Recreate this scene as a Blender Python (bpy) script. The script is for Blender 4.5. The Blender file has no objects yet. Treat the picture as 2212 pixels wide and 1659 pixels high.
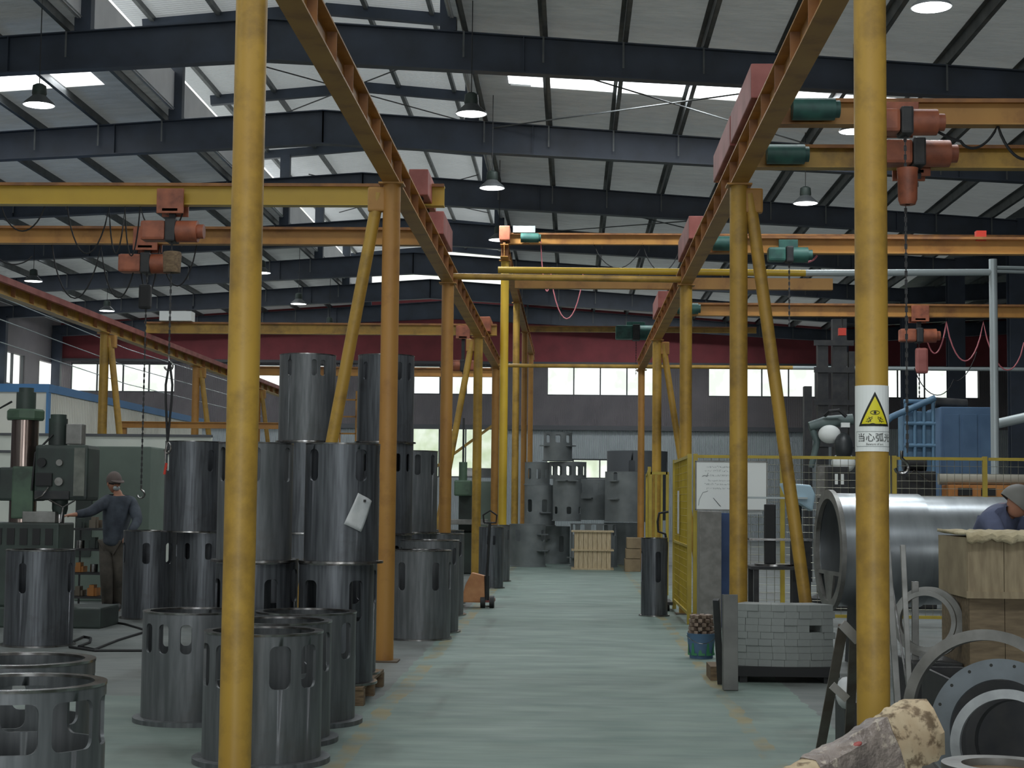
import bpy, bmesh, math, random
from mathutils import Vector, Matrix
PI = math.pi
random.seed(7)
S = bpy.context.scene
C = S.collection

# ------------------------------------------------------------------ camera
FPX = 3500.0
CAM = Vector((0, 0, 1.4))
yc = Vector((129.0, -255.5, -FPX)).normalized()
uc = Vector((0.0107, 1.0, 0.0)); uc.z = -(uc.x*yc.x + uc.y*yc.y)/yc.z; uc.normalize()
xc = yc.cross(uc).normalized()
M3 = Matrix((xc, yc, uc))                      # rows: world axes in camera axes
cd = bpy.data.cameras.new('camera'); cam = bpy.data.objects.new('camera', cd); C.objects.link(cam)
cam.matrix_world = Matrix.Translation(CAM) @ M3.to_4x4()
cd.sensor_width = 36.0; cd.lens = 36.0*FPX/2212.0; cd.clip_end = 400
S.camera = cam
cd.dof.use_dof = False

def P(px, py, Y):
    """world point seen at pixel (px,py) at distance Y down the hall"""
    d = M3 @ Vector((px-1106.0, -(py-829.5), -FPX))
    return CAM + d*(Y/d.y)
def F(px, py):
    d = M3 @ Vector((px-1106.0, -(py-829.5), -FPX))
    return CAM + d*(-CAM.z/d.z)

# ------------------------------------------------------------------ world, exposure
S.view_settings.view_transform = 'Standard'; S.view_settings.look = 'None'
S.view_settings.gamma = 1; S.view_settings.use_curve_mapping = False
S.view_settings.exposure = 0.2
S.cycles.use_denoising = True
S.cycles.max_bounces = 6; S.cycles.diffuse_bounces = 4; S.cycles.glossy_bounces = 3
S.cycles.transparent_max_bounces = 12; S.cycles.caustics_reflective = False; S.cycles.caustics_refractive = False
S.cycles.sample_clamp_indirect = 4
def c(r, g, b, a=1):
    f = lambda v: (v/255/12.92 if v/255 <= .04045 else ((v/255+.055)/1.055)**2.4)
    return (f(r), f(g), f(b), a)
W = bpy.data.worlds.new('daylight'); S.world = W; W.use_nodes = True
nt = W.node_tree; nt.nodes.clear()
wo = nt.nodes.new('ShaderNodeOutputWorld'); bg = nt.nodes.new('ShaderNodeBackground')
tc = nt.nodes.new('ShaderNodeTexCoord'); nz = nt.nodes.new('ShaderNodeTexNoise')
nz.inputs['Scale'].default_value = 90; nz.inputs['Detail'].default_value = 6
cr = nt.nodes.new('ShaderNodeValToRGB')
cr.color_ramp.elements[0].position = .40; cr.color_ramp.elements[0].color = c(226, 234, 222)
cr.color_ramp.elements[1].position = .56; cr.color_ramp.elements[1].color = (1, 1, 1, 1)
nt.links.new(tc.outputs['Generated'], nz.inputs['Vector']); nt.links.new(nz.outputs['Fac'], cr.inputs[0])
nt.links.new(cr.outputs[0], bg.inputs[0]); bg.inputs[1].default_value = 1.3
nt.links.new(bg.outputs[0], wo.inputs[0])

def area(name, loc, sx, sy, power, color=(1, 1, 1), shape='RECTANGLE', rot=(0, 0, 0)):
    l = bpy.data.lights.new(name, 'AREA'); l.shape = shape; l.size = sx
    if shape == 'RECTANGLE': l.size_y = sy
    l.energy = power; l.color = color
    o = bpy.data.objects.new(name, l); o.location = loc; o.rotation_euler = rot; C.objects.link(o); return o
RX = -4.9                     # ridge line
VR, VL = 10.1, -19.9          # valleys
def zr(x):                    # top of rafters
    if x > VR: return 8.97-.07*(VR-RX)+.07*(x-VR)
    return 8.97-.07*abs(x-RX)
SKY = (.93, .97, 1.0)
STRIPS = [(4.4, 210), (16.4, 210), (28.4, 190), (46.0, 150), (52.0, 150), (58.2, 150)]
for y, p in STRIPS:
    for x0, x1 in ((-18.6, -8.6), (-1.2, 6.2)):
        xm = (x0+x1)/2; w = x1-x0
        sl = math.atan(.07)*(1 if x0 < RX else -1)
        area('skylight_daylight', (xm, y, zr(xm)+.17), w-.1, .85, p*w/8*(.4 if x0 < RX else 1), SKY, rot=(0, -sl, 0))

# lamps added as daylight from an unseen truck door and windows behind the camera
area('rear_fill_daylight', (.1, -13.8, 2.3), 6.8, 4.4, 560, SKY, rot=(PI/2, 0, 0))
area('rear_fill_daylight', (-12, -13.8, 2.7), 7.8, 2.8, 150, SKY, rot=(PI/2, 0, 0))
area('rear_fill_daylight', (16, -13.8, 2.7), 7.8, 2.8, 150, SKY, rot=(PI/2, 0, 0))

# ------------------------------------------------------------------ materials
def mat(name, col, rough=.6, metal=0, col2=None, scale=6, stretch=(1, 1, 1), bump=0, bscale=40, fac=(.35, .65), spec=.5, dirt=None, dscale=1.5, dfac=(.55, .75)):
    m = bpy.data.materials.new(name); m.use_nodes = True
    n = m.node_tree; b = n.nodes['Principled BSDF']
    b.inputs['Base Color'].default_value = col; b.inputs['Roughness'].default_value = rough
    b.inputs['Metallic'].default_value = metal; b.inputs['Specular IOR Level'].default_value = spec
    t = n.nodes.new('ShaderNodeTexCoord'); mp = n.nodes.new('ShaderNodeMapping')
    mp.inputs['Scale'].default_value = stretch; n.links.new(t.outputs['Object'], mp.inputs[0])
    out = None
    if col2 is not None:
        z = n.nodes.new('ShaderNodeTexNoise'); z.inputs['Scale'].default_value = scale; z.inputs['Detail'].default_value = 5
        n.links.new(mp.outputs[0], z.inputs['Vector'])
        r = n.nodes.new('ShaderNodeValToRGB'); r.color_ramp.elements[0].position = fac[0]; r.color_ramp.elements[1].position = fac[1]
        r.color_ramp.elements[0].color = col; r.color_ramp.elements[1].color = col2
        n.links.new(z.outputs['Fac'], r.inputs[0]); out = r.outputs[0]
        n.links.new(out, b.inputs['Base Color'])
    if dirt is not None:
        z = n.nodes.new('ShaderNodeTexNoise'); z.inputs['Scale'].default_value = dscale; z.inputs['Detail'].default_value = 8; z.inputs['Roughness'].default_value = .65
        n.links.new(t.outputs['Object'], z.inputs['Vector'])
        r = n.nodes.new('ShaderNodeValToRGB'); r.color_ramp.elements[0].position = dfac[0]; r.color_ramp.elements[1].position = dfac[1]
        r.color_ramp.elements[0].color = (0, 0, 0, 1); r.color_ramp.elements[1].color = (.8, .8, .8, 1)
        n.links.new(z.outputs['Fac'], r.inputs[0])
        mx = n.nodes.new('ShaderNodeMix'); mx.data_type = 'RGBA'
        n.links.new(r.outputs[0], mx.inputs[0])
        if out: n.links.new(out, mx.inputs[6])
        else: mx.inputs[6].default_value = col
        mx.inputs[7].default_value = dirt
        n.links.new(mx.outputs[2], b.inputs['Base Color'])
    if bump:
        z = n.nodes.new('ShaderNodeTexNoise'); z.inputs['Scale'].default_value = bscale; z.inputs['Detail'].default_value = 4
        n.links.new(mp.outputs[0], z.inputs['Vector'])
        bm_ = n.nodes.new('ShaderNodeBump'); bm_.inputs['Strength'].default_value = bump; bm_.inputs['Distance'].default_value = .05
        n.links.new(z.outputs['Fac'], bm_.inputs['Height']); n.links.new(bm_.outputs[0], b.inputs['Normal'])
    return m
def emit(name, col, s):
    m = bpy.data.materials.new(name); m.use_nodes = True; n = m.node_tree; n.nodes.clear()
    o = n.nodes.new('ShaderNodeOutputMaterial'); e = n.nodes.new('ShaderNodeEmission')
    e.inputs[0].default_value = col; e.inputs[1].default_value = s; n.links.new(e.outputs[0], o.inputs[0]); return m
def corrugated(name, col, col2, axis='X', freq=5.0, strength=.6, rough=.6, metal=0):
    m = mat(name, col, rough, metal, col2, scale=1.2, fac=(.3, .7)); n = m.node_tree; b = n.nodes['Principled BSDF']
    t = n.nodes.new('ShaderNodeTexCoord'); w = n.nodes.new('ShaderNodeTexWave'); w.bands_direction = axis
    w.inputs['Scale'].default_value = freq; w.wave_profile = 'SIN'
    n.links.new(t.outputs['Object'], w.inputs['Vector'])
    bm_ = n.nodes.new('ShaderNodeBump'); bm_.inputs['Strength'].default_value = strength; bm_.inputs['Distance'].default_value = .05
    n.links.new(w.outputs['Fac'], bm_.inputs['Height']); n.links.new(bm_.outputs[0], b.inputs['Normal'])
    return m
def translucent(m, f):
    n = m.node_tree; out = [k for k in n.nodes if k.type == 'OUTPUT_MATERIAL'][0]; b = n.nodes['Principled BSDF']
    t = n.nodes.new('ShaderNodeBsdfTranslucent'); t.inputs[0].default_value = (.93, .97, 1, 1); x = n.nodes.new('ShaderNodeMixShader'); x.inputs[0].default_value = f
    n.links.new(b.outputs[0], x.inputs[1]); n.links.new(t.outputs[0], x.inputs[2]); n.links.new(x.outputs[0], out.inputs[0]); return m
def glass(name):
    m = bpy.data.materials.new(name); m.use_nodes = True; n = m.node_tree; n.nodes.clear()
    o = n.nodes.new('ShaderNodeOutputMaterial'); t = n.nodes.new('ShaderNodeBsdfTransparent'); g = n.nodes.new('ShaderNodeBsdfGlossy')
    t.inputs[0].default_value = (.96, .98, .97, 1); g.inputs['Roughness'].default_value = .05
    x = n.nodes.new('ShaderNodeMixShader'); x.inputs[0].default_value = .05
    n.links.new(t.outputs[0], x.inputs[1]); n.links.new(g.outputs[0], x.inputs[2]); n.links.new(x.outputs[0], o.inputs[0]); return m

YEL = mat('yellow_paint', c(188, 151, 64), .45, 0, c(172, 134, 58), 2.5, (1, 1, .3), dirt=c(104, 80, 46), dscale=3.2, dfac=(.46, .72))
YELD = mat('ochre_paint', c(184, 136, 68), .5, 0, c(168, 120, 60), 2.5, (1, 1, .4), dirt=c(110, 66, 40), dscale=2.5, dfac=(.52, .8))
YELB = mat('bright_yellow_paint', c(202, 168, 52), .4, 0, c(190, 156, 50), 2)
YELF = mat('fence_yellow_paint', c(186, 164, 58), .45, 0, c(170, 148, 56), 5)
RUST = mat('rusty_orange_edge', c(160, 110, 62), .6, 0, c(126, 86, 56), 6)
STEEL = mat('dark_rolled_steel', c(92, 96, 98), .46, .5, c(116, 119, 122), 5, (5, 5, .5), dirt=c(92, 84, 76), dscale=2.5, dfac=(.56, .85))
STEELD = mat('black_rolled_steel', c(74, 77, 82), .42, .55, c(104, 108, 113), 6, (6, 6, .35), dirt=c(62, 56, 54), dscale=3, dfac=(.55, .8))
STEELG = mat('grey_primed_steel', c(134, 140, 141), .55, .1, c(116, 122, 124), 3)
RIM = mat('machined_steel', c(160, 160, 160), .25, .95, c(104, 100, 96), 14)
RINGM = mat('grey_cut_steel', c(146, 146, 143), .45, .5, c(118, 118, 115), 6, dirt=c(90, 86, 80), dscale=4)
SILV = mat('silver_sheet', c(172, 178, 182), .32, .75, c(150, 156, 160), 2, (4, 1, 1))
NAVY = mat('navy_steelwork', c(62, 72, 88), .5, .0, c(52, 60, 72), 2)  # dark base lifted to a bluish grey that stands in for haze
PURL = mat('galvanised_purlin', c(108, 112, 112), .5, .3, c(84, 88, 90), 3)
FOIL = translucent(mat('foil_insulation', c(200, 204, 204), .45, .2, c(172, 178, 178), 1.6, (1, 3, 1), bump=.6, bscale=5), .066)  # translucency added so the sky above brightens the ceiling foil
SHEET = corrugated('white_sheet', c(225, 226, 230), c(205, 207, 212), 'X', 6, .5)
WALLD = corrugated('brown_grey_sheeting', c(146, 140, 144), c(132, 128, 133), 'X', 9, .8)
WALLL = corrugated('pale_grey_sheeting', c(204, 212, 216), c(188, 197, 202), 'X', 7, .8)
REDW = mat('red_brick_band', c(146, 66, 72), .7, 0, c(130, 60, 66), 2)
GIRT = mat('grey_girt', c(84, 86, 90), .6)
BLACK = mat('black_rubber', c(28, 29, 31), .6)
DARK = mat('dark_iron', c(48, 50, 53), .55, .3, c(62, 62, 62), 8)
WHITE = mat('white_enamel', c(236, 240, 238), .5)
PAPER = mat('paper_sheet', c(206, 208, 208), .8, 0, c(186, 190, 192), 12)
BLUE = mat('blue_paint', c(62, 88, 132), .5, 0, c(48, 70, 110), 3)
BLUEM = mat('blue_machine_paint', c(92, 122, 154), .5, 0, c(76, 104, 136), 2)
GREEN = mat('machine_green', c(86, 112, 90), .5, 0, c(66, 84, 72), 3, dirt=c(50, 54, 50), dscale=3)
GREEND = mat('dark_machine_green', c(58, 72, 66), .5, 0, c(46, 54, 52), 3)
PALE = mat('pale_green_cabinet', c(112, 128, 118), .55, 0, c(100, 114, 106), 1.5)
CREAM = corrugated('cream_panel', c(232, 232, 222), c(220, 220, 210), 'Y', 3.2, .5)
BLUET = mat('light_blue_trim', c(80, 130, 180), .5)
ORG = mat('orange_hoist_paint', c(172, 100, 72), .5, 0, c(136, 78, 58), 7, dirt=c(70, 48, 40), dscale=6)
PINK = mat('red_oxide_paint', c(172, 104, 98), .55, 0, c(140, 76, 70), 3)
TEAL = mat('teal_motor_paint', c(60, 110, 100), .5, 0, c(44, 80, 76), 6)
CHROME = mat('polished_column', c(150, 140, 134), .22, .9, c(110, 96, 90), 3, (6, 6, .3))
WOOD = mat('pale_timber', c(206, 188, 156), .7, 0, c(180, 160, 126), 9, (8, 8, .7))
WOODD = mat('old_timber', c(124, 104, 78), .75, 0, c(92, 74, 56), 8, (1, 6, 6))
CARD = mat('stained_cardboard', c(206, 190, 160), .8, 0, c(170, 142, 110), 5, dirt=c(86, 66, 46), dscale=14, dfac=(.5, .6))
CARDT = mat('brown_packing_tape', c(150, 138, 130), .35, 0, c(112, 102, 98), 9, (1, 1, 1), bump=.4, bscale=30, dirt=c(192, 180, 164), dscale=16, dfac=(.56, .62))
CARTON = mat('dusty_carton', c(150, 132, 104), .8, 0, c(128, 110, 86), 4)
CONC = mat('grey_concrete_slab', c(140, 138, 134), .85, 0, c(122, 120, 116), 12)
SKINM = mat('skin', c(178, 128, 104), .6)
DENIM = mat('blue_grey_work_cloth', c(76, 84, 94), .85, 0, c(54, 60, 70), 8)
TROU = mat('brown_grey_trousers', c(92, 86, 78), .85, 0, c(70, 66, 60), 8)
CAPM = mat('brown_grey_cap', c(104, 92, 88), .75)
HAIR = mat('black_hair', c(26, 24, 24), .7)
GLASS = glass('clear_window_glass')
LAMP = emit('lamp_glow', (.96, 1, 1, 1), 6)
SKYL = emit('skylight_glow', (.95, .98, 1, 1), 3.0)
MESHW = mat('galvanised_wire', c(140, 140, 126), .4, .5)
PIPEW = mat('pale_grey_pipe', c(176, 186, 188), .4, .2)
SIGNY = mat('sign_yellow', c(226, 214, 40), .5)
INK = mat('sign_black', c(26, 28, 24), .6)
INKG = mat('marker_grey', c(110, 118, 122), .6)
REDC = mat('red_plastic', c(200, 60, 44), .5)
PINKC = mat('pink_cable', c(190, 110, 118), .5)

# floor: green epoxy paint in the aisle, bare concrete beside it, worn yellow edge lines
def floor_mat():
    m = bpy.data.materials.new('painted_concrete_floor'); m.use_nodes = True; n = m.node_tree; L = n.links
    b = n.nodes['Principled BSDF']; b.inputs['Specular IOR Level'].default_value = .35
    g = n.nodes.new('ShaderNodeNewGeometry'); sp = n.nodes.new('ShaderNodeSeparateXYZ'); L.new(g.outputs['Position'], sp.inputs[0])
    def noise(sc, st, det=6):
        mp = n.nodes.new('ShaderNodeMapping'); mp.inputs['Scale'].default_value = st; L.new(g.outputs['Position'], mp.inputs[0])
        z = n.nodes.new('ShaderNodeTexNoise'); z.inputs['Scale'].default_value = sc; z.inputs['Detail'].default_value = det; L.new(mp.outputs[0], z.inputs['Vector']); return z.outputs['Fac']
    def ramp(src, p0, p1, c0, c1):
        r = n.nodes.new('ShaderNodeValToRGB'); r.color_ramp.elements[0].position = p0; r.color_ramp.elements[1].position = p1
        r.color_ramp.elements[0].color = c0; r.color_ramp.elements[1].color = c1; L.new(src, r.inputs[0]); return r.outputs[0]
    def mth(op, a, bb=None):
        k = n.nodes.new('ShaderNodeMath'); k.operation = op
        for i, v in enumerate((a, bb)):
            if v is None: continue
            if isinstance(v, (int, float)): k.inputs[i].default_value = v
            else: L.new(v, k.inputs[i])
        return k.outputs[0]
    def mix(f, a, bb):
        k = n.nodes.new('ShaderNodeMix'); k.data_type = 'RGBA'
        if isinstance(f, float): k.inputs[0].default_value = f
        else: L.new(f, k.inputs[0])
        for i, v in ((6, a), (7, bb)):
            if isinstance(v, tuple): k.inputs[i].default_value = v
            else: L.new(v, k.inputs[i])
        return k.outputs[2]
    green = ramp(noise(1.3, (1, 2.4, 1)), .35, .68, c(110, 129, 123), c(130, 147, 139))
    green = mix(mth('MULTIPLY', ramp(noise(4, (.5, 5, 1)), .45, .7, (0, 0, 0, 1), (1, 1, 1, 1)), .32), green, c(104, 118, 108))
    conc = ramp(noise(1.0, (1, 1.4, 1)), .3, .7, c(102, 108, 107), c(122, 127, 125))
    wob = mth('MULTIPLY', mth('SUBTRACT', noise(3, (1, 1, 1)), .5), .12)
    xx = mth('ADD', sp.outputs['X'], wob)
    ins = mth('MULTIPLY', mth('GREATER_THAN', xx, -1.35), mth('LESS_THAN', xx, 1.66))
    near = mth('MULTIPLY', mth('LESS_THAN', sp.outputs['Y'], 11.5), mth('LESS_THAN', xx, 0))
    col = mix(mth('MAXIMUM', ins, mth('MULTIPLY', near, .6)), conc, green)
    band = lambda x0, w: mth('LESS_THAN', mth('ABSOLUTE', mth('SUBTRACT', xx, x0)), w)
    wear = ramp(noise(2.6, (1.5, .8, 1), 8), .42, .6, (0, 0, 0, 1), (.75, .75, .75, 1))
    yl = mth('MULTIPLY', mth('MAXIMUM', band(-1.24, .06), band(1.12, .05)), wear)
    col = mix(yl, col, c(146, 132, 90))
    dirt = ramp(noise(.9, (2, .8, 1), 9), .5, .72, (0, 0, 0, 1), (.55, .55, .55, 1))
    edge = ramp(mth('ABSOLUTE', mth('ADD', sp.outputs['X'], -.1)), .95, 1.5, (.15, .15, .15, 1), (1, 1, 1, 1))
    col = mix(mth('MULTIPLY', dirt, edge), col, c(72, 70, 64))
    L.new(col, b.inputs['Base Color'])
    L.new(ramp(noise(2, (.8, 2.2, 1)), .3, .7, (.48, .48, .48, 1), (.68, .68, .68, 1)), b.inputs['Roughness'])
    return m
FLOOR = floor_mat()

# ------------------------------------------------------------------ mesh builder
class MB:
    def __init__(s): s.v = []; s.f = []; s.mi = []; s.cur = 0
    def add(s, vs, fs):
        o = len(s.v); s.v += [Vector(p) for p in vs]; s.f += [tuple(i+o for i in f) for f in fs]; s.mi += [s.cur]*len(fs); return s
    def box(s, x0, x1, y0, y1, z0, z1):
        vs = [(x, y, z) for x in (x0, x1) for y in (y0, y1) for z in (z0, z1)]
        return s.add(vs, [(0, 1, 3, 2), (4, 6, 7, 5), (0, 4, 5, 1), (2, 3, 7, 6), (0, 2, 6, 4), (1, 5, 7, 3)])
    def obox(s, p, size, rot=(0, 0, 0)):
        from mathutils import Euler
        R = Euler(rot).to_matrix(); p = Vector(p); h = Vector(size)/2
        vs = [p+R @ Vector((x*h.x, y*h.y, z*h.z)) for x in (-1, 1) for y in (-1, 1) for z in (-1, 1)]
        return s.add(vs, [(0, 1, 3, 2), (4, 6, 7, 5), (0, 4, 5, 1), (2, 3, 7, 6), (0, 2, 6, 4), (1, 5, 7, 3)])
    def bar(s, a, b, w, h, up=(0, 0, 1)):
        a, b = Vector(a), Vector(b); d = (b-a).normalized(); u = Vector(up)
        if abs(d.dot(u)) > .98: u = Vector((0, 1, 0))
        r = d.cross(u).normalized(); u = r.cross(d)
        vs = [q+r*(x*w/2)+u*(y*h/2) for q in (a, b) for x, y in ((-1, -1), (1, -1), (1, 1), (-1, 1))]
        return s.add(vs, [(3, 2, 1, 0), (4, 5, 6, 7), (0, 1, 5, 4), (1, 2, 6, 5), (2, 3, 7, 6), (3, 0, 4, 7)])
    def ibeam(s, a, b, w, h, t=.012, tw=.01):
        a, b = Vector(a), Vector(b)   # a,b: bottom-centre points
        for z0, hh, ww in ((0, t, w), (h-t, t, w), (t, h-2*t, tw)):
            s.bar(a+Vector((0, 0, z0+hh/2)), b+Vector((0, 0, z0+hh/2)), ww, hh)
        return s
    def tube(s, a, b, r, r2=None, n=20, cap=True):
        return s.path([a, b], [r, r if r2 is None else r2], n, cap)
    def path(s, pts, r, n=8, cap=True):
        pts = [Vector(p) for p in pts]; rr = r if isinstance(r, (list, tuple)) else [r]*len(pts)
        o = len(s.v); ref = None
        for i, p in enumerate(pts):
            d = (pts[min(i+1, len(pts)-1)]-pts[max(i-1, 0)]).normalized()
            if ref is None: ref = Vector((0, 0, 1)) if abs(d.z) < .9 else Vector((1, 0, 0))
            a = d.cross(ref).normalized(); b2 = a.cross(d).normalized(); ref = b2
            for k in range(n):
                t = 2*PI*k/n; s.v.append(p+a*(math.cos(t)*rr[i])+b2*(math.sin(t)*rr[i]))
        for i in range(len(pts)-1):
            for k in range(n):
                q = (k+1) % n; s.f.append((o+i*n+k, o+i*n+q, o+(i+1)*n+q, o+(i+1)*n+k)); s.mi.append(s.cur)
        if cap:
            s.f.append(tuple(o+k for k in reversed(range(n)))); s.f.append(tuple(o+(len(pts)-1)*n+k for k in range(n))); s.mi += [s.cur]*2
        return s
    def lathe(s, prof, cx=0, cy=0, cz=0, n=48, closed=False, M=None):
        o = len(s.v); m = len(prof)
        for k in range(n):
            t = 2*PI*k/n
            for r, z in prof:
                p = Vector((r*math.cos(t), r*math.sin(t), z))
                if M: p = M @ p
                s.v.append(p+Vector((cx, cy, cz)))
        for k in range(n):
            q = (k+1) % n
            for j in range(m if closed else m-1):
                j2 = (j+1) % m
                s.f.append((o+k*m+j, o+q*m+j, o+q*m+j2, o+k*m+j2)); s.mi.append(s.cur)
        return s
    def prism(s, poly, d, M=None):
        """poly in local xz, thickness d along local y (centred)"""
        n = len(poly); vs = [Vector((x, -d/2, z)) for x, z in poly]+[Vector((x, d/2, z)) for x, z in poly]
        if M: vs = [M @ v for v in vs]
        return s.add(vs, [tuple(range(n)), tuple(reversed(range(n, 2*n)))]+[(i, n+i, n+(i+1) % n, (i+1) % n) for i in range(n)])
    def ell(s, p, r, n=16, m=10, R=None):
        o = len(s.v); p = Vector(p)
        for j in range(m+1):
            f = PI*j/m
            for k in range(n):
                t = 2*PI*k/n; q = Vector((r[0]*math.sin(f)*math.cos(t), r[1]*math.sin(f)*math.sin(t), r[2]*math.cos(f)))
                s.v.append(p+(R @ q if R else q))
        for j in range(m):
            for k in range(n):
                q = (k+1) % n; s.f.append((o+j*n+k, o+(j+1)*n+k, o+(j+1)*n+q, o+j*n+q)); s.mi.append(s.cur)
        return s
    def build(s, name, m, parent=None, world=False, smooth=False, bevel=0):
        me = bpy.data.meshes.new(name)
        vs = s.v
        org = Vector((0, 0, 0))
        if parent is None:
            xs = [v.x for v in vs]; ys = [v.y for v in vs]; zs = [v.z for v in vs]
            org = Vector(((min(xs)+max(xs))/2, (min(ys)+max(ys))/2, min(zs)))
        elif world:
            q = parent; org = Vector((0, 0, 0))
            while q is not None: org += q.location; q = q.parent
        me.from_pydata([v-org for v in vs], [], s.f)
        ms = m if isinstance(m, (list, tuple)) else [m]
        for q in ms: me.materials.append(q)
        if len(ms) > 1: me.polygons.foreach_set('material_index', s.mi)
        bm = bmesh.new(); bm.from_mesh(me)
        bmesh.ops.remove_doubles(bm, verts=bm.verts, dist=1e-5)
        bmesh.ops.recalc_face_normals(bm, faces=bm.faces)
        if bevel: bmesh.ops.bevel(bm, geom=[e for e in bm.edges if len(e.link_faces) == 2 and e.calc_face_angle(0) > .6], offset=bevel, segments=2, affect='EDGES', profile=.6)
        bm.to_mesh(me); bm.free()
        if smooth:
            me.polygons.foreach_set('use_smooth', [True]*len(me.polygons))
            try: me.set_sharp_from_angle(angle=math.radians(35))
            except Exception: pass
        o = bpy.data.objects.new(name, me); C.objects.link(o)
        if parent is not None: o.parent = parent
        else: o.location = org
        return o
def tag(o, label=None, cat=None, group=None, kind=None):
    if label: o['label'] = label
    if cat: o['category'] = cat
    if group: o['group'] = group
    if kind: o['kind'] = kind
    return o
def thing(name, label, cat, loc=(0, 0, 0), rz=0, group=None):
    o = bpy.data.objects.new(name, None); o.empty_display_size = .2; C.objects.link(o)
    o.location = loc; o.rotation_euler = (0, 0, rz); return tag(o, label, cat, group)
def struct(o): o['kind'] = 'structure'; return o
def dup(root, loc, label, rz=None, group=None):
    r = root.copy(); C.objects.link(r); r.location = loc; r['label'] = label
    if rz is not None: r.rotation_euler.z = rz
    if group: r['group'] = group
    for ch in root.children:
        k = ch.copy(); C.objects.link(k); k.parent = r
        for g2 in ch.children:
            q = g2.copy(); C.objects.link(q); q.parent = k
    return r
def textmesh(txt, size):
    cu = bpy.data.curves.new('lettering', 'FONT'); cu.body = txt; cu.size = size; cu.align_x = 'CENTER'; cu.align_y = 'CENTER'; cu.resolution_u = 4
    o = bpy.data.objects.new('lettering', cu); C.objects.link(o)
    dg = bpy.context.evaluated_depsgraph_get(); me = bpy.data.meshes.new_from_object(o.evaluated_get(dg))
    vs = [v.co.copy() for v in me.vertices]; fs = [tuple(p.vertices) for p in me.polygons]
    bpy.data.objects.remove(o); bpy.data.curves.remove(cu); bpy.data.meshes.remove(me); return vs, fs

BW = 62.0       # back wall distance
FR = [-11, -5, 1, 7, 13, 19, 25, 31, 37, 43, 49, 55, 61]
# ------------------------------------------------------------------ floor and walls
struct(MB().box(-21, 26, -14, BW+.3, -.2, 0).build('floor', FLOOR))
def wall_with_holes(name, x0, x1, z0, z1, holes, m, y, t=.2):
    xs = sorted({x0, x1, *[h[0] for h in holes], *[h[1] for h in holes]}); zs = sorted({z0, z1, *[h[2] for h in holes], *[h[3] for h in holes]})
    b = MB()
    for i in range(len(xs)-1):
        for j in range(len(zs)-1):
            xm, zm = (xs[i]+xs[i+1])/2, (zs[j]+zs[j+1])/2
            if any(h[0] < xm < h[1] and h[2] < zm < h[3] for h in holes): continue
            b.box(xs[i], xs[i+1], y, y+t, zs[j], zs[j+1])
    return struct(b.build(name, m))
PX = BW/FPX
wins = [((s-1235)*PX, (s-1235)*PX+4.07, 5.47, 6.6) for s in (136, 484, 832, 1180, 1528, 1876, 2224)]
low = [((832-1235)*PX, (832-1235)*PX+4.07, 2.3, 4.2), ((1180-1235)*PX, (1180-1235)*PX+4.07, 2.3, 3.06), ((484-1235)*PX, (484-1235)*PX+4.07, 2.3, 3.06)]
wall_with_holes('wall_back', -20.2, 26, 4.3, 6.72, wins, WALLD, BW)
wall_with_holes('wall_back_lower', -20.2, 26, 0, 4.3, [h if h[3] < 4.3 else h for h in low], WALLL, BW)
b = MB(); b.cur = 0
for i in range(40):
    xa, xb = -20.2+i*46.2/40, -20.2+(i+1)*46.2/40
    b.add([(xa, BW, 6.72), (xb, BW, 6.72), (xb, BW, zr(xb)+.4), (xa, BW, zr(xa)+.4), (xa, BW+.2, 6.72), (xb, BW+.2, 6.72), (xb, BW+.2, zr(xb)+.4), (xa, BW+.2, zr(xa)+.4)],
          [(0, 1, 2, 3), (4, 7, 6, 5), (0, 4, 5, 1), (3, 2, 6, 7)])
struct(b.build('wall_back_band', REDW))
struct(MB().box(-20, VR, BW-.14, BW-.02, 4.15, 4.32).build('trim_girt', GIRT))
struct(MB().box(-20, VR, BW-.1, BW-.02, 6.66, 6.76).build('trim_band', GIRT))
def window(n, x0, x1, z0, z1, y, panes):
    b = MB(); t = .05
    b.box(x0, x1, y, y+.1, z0, z0+t); b.box(x0, x1, y, y+.1, z1-t, z1)
    for i in range(panes+1):
        x = x0+(x1-x0)*i/panes; b.box(max(x0, x-t/2), min(x1, x+t/2), y+.01, y+.09, z0+t, z1-t)
    o = struct(b.build('window_%d' % n, GIRT))
    p = MB().box(x0+.01, x1-.01, y+.045, y+.05, z0+.01, z1-.01).build('window_pane', GLASS, o, world=True)
for i, h in enumerate(wins): window(i+1, *h, BW+.05, 4)
for i, h in enumerate(low): window(i+10, *h, BW+.05, 4)
# outside hillside with trees, seen through the panes
b = MB()
for i in range(60):
    b.ell((random.uniform(-26, 30), BW+random.uniform(22, 34), random.uniform(-1, 5.0)), (random.uniform(2, 4), 2.5, random.uniform(1.5, 3)), 9, 6)
TREE = mat('whitened_leaves', c(206, 218, 188), .9, 0, c(240, 244, 234), 1.2)  # leaf colours lightened to near white for the glare outside
tr = b.build('treeline', TREE); tag(tr, 'pale trees on the bank outside the back wall windows', 'trees', kind='stuff')
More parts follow.
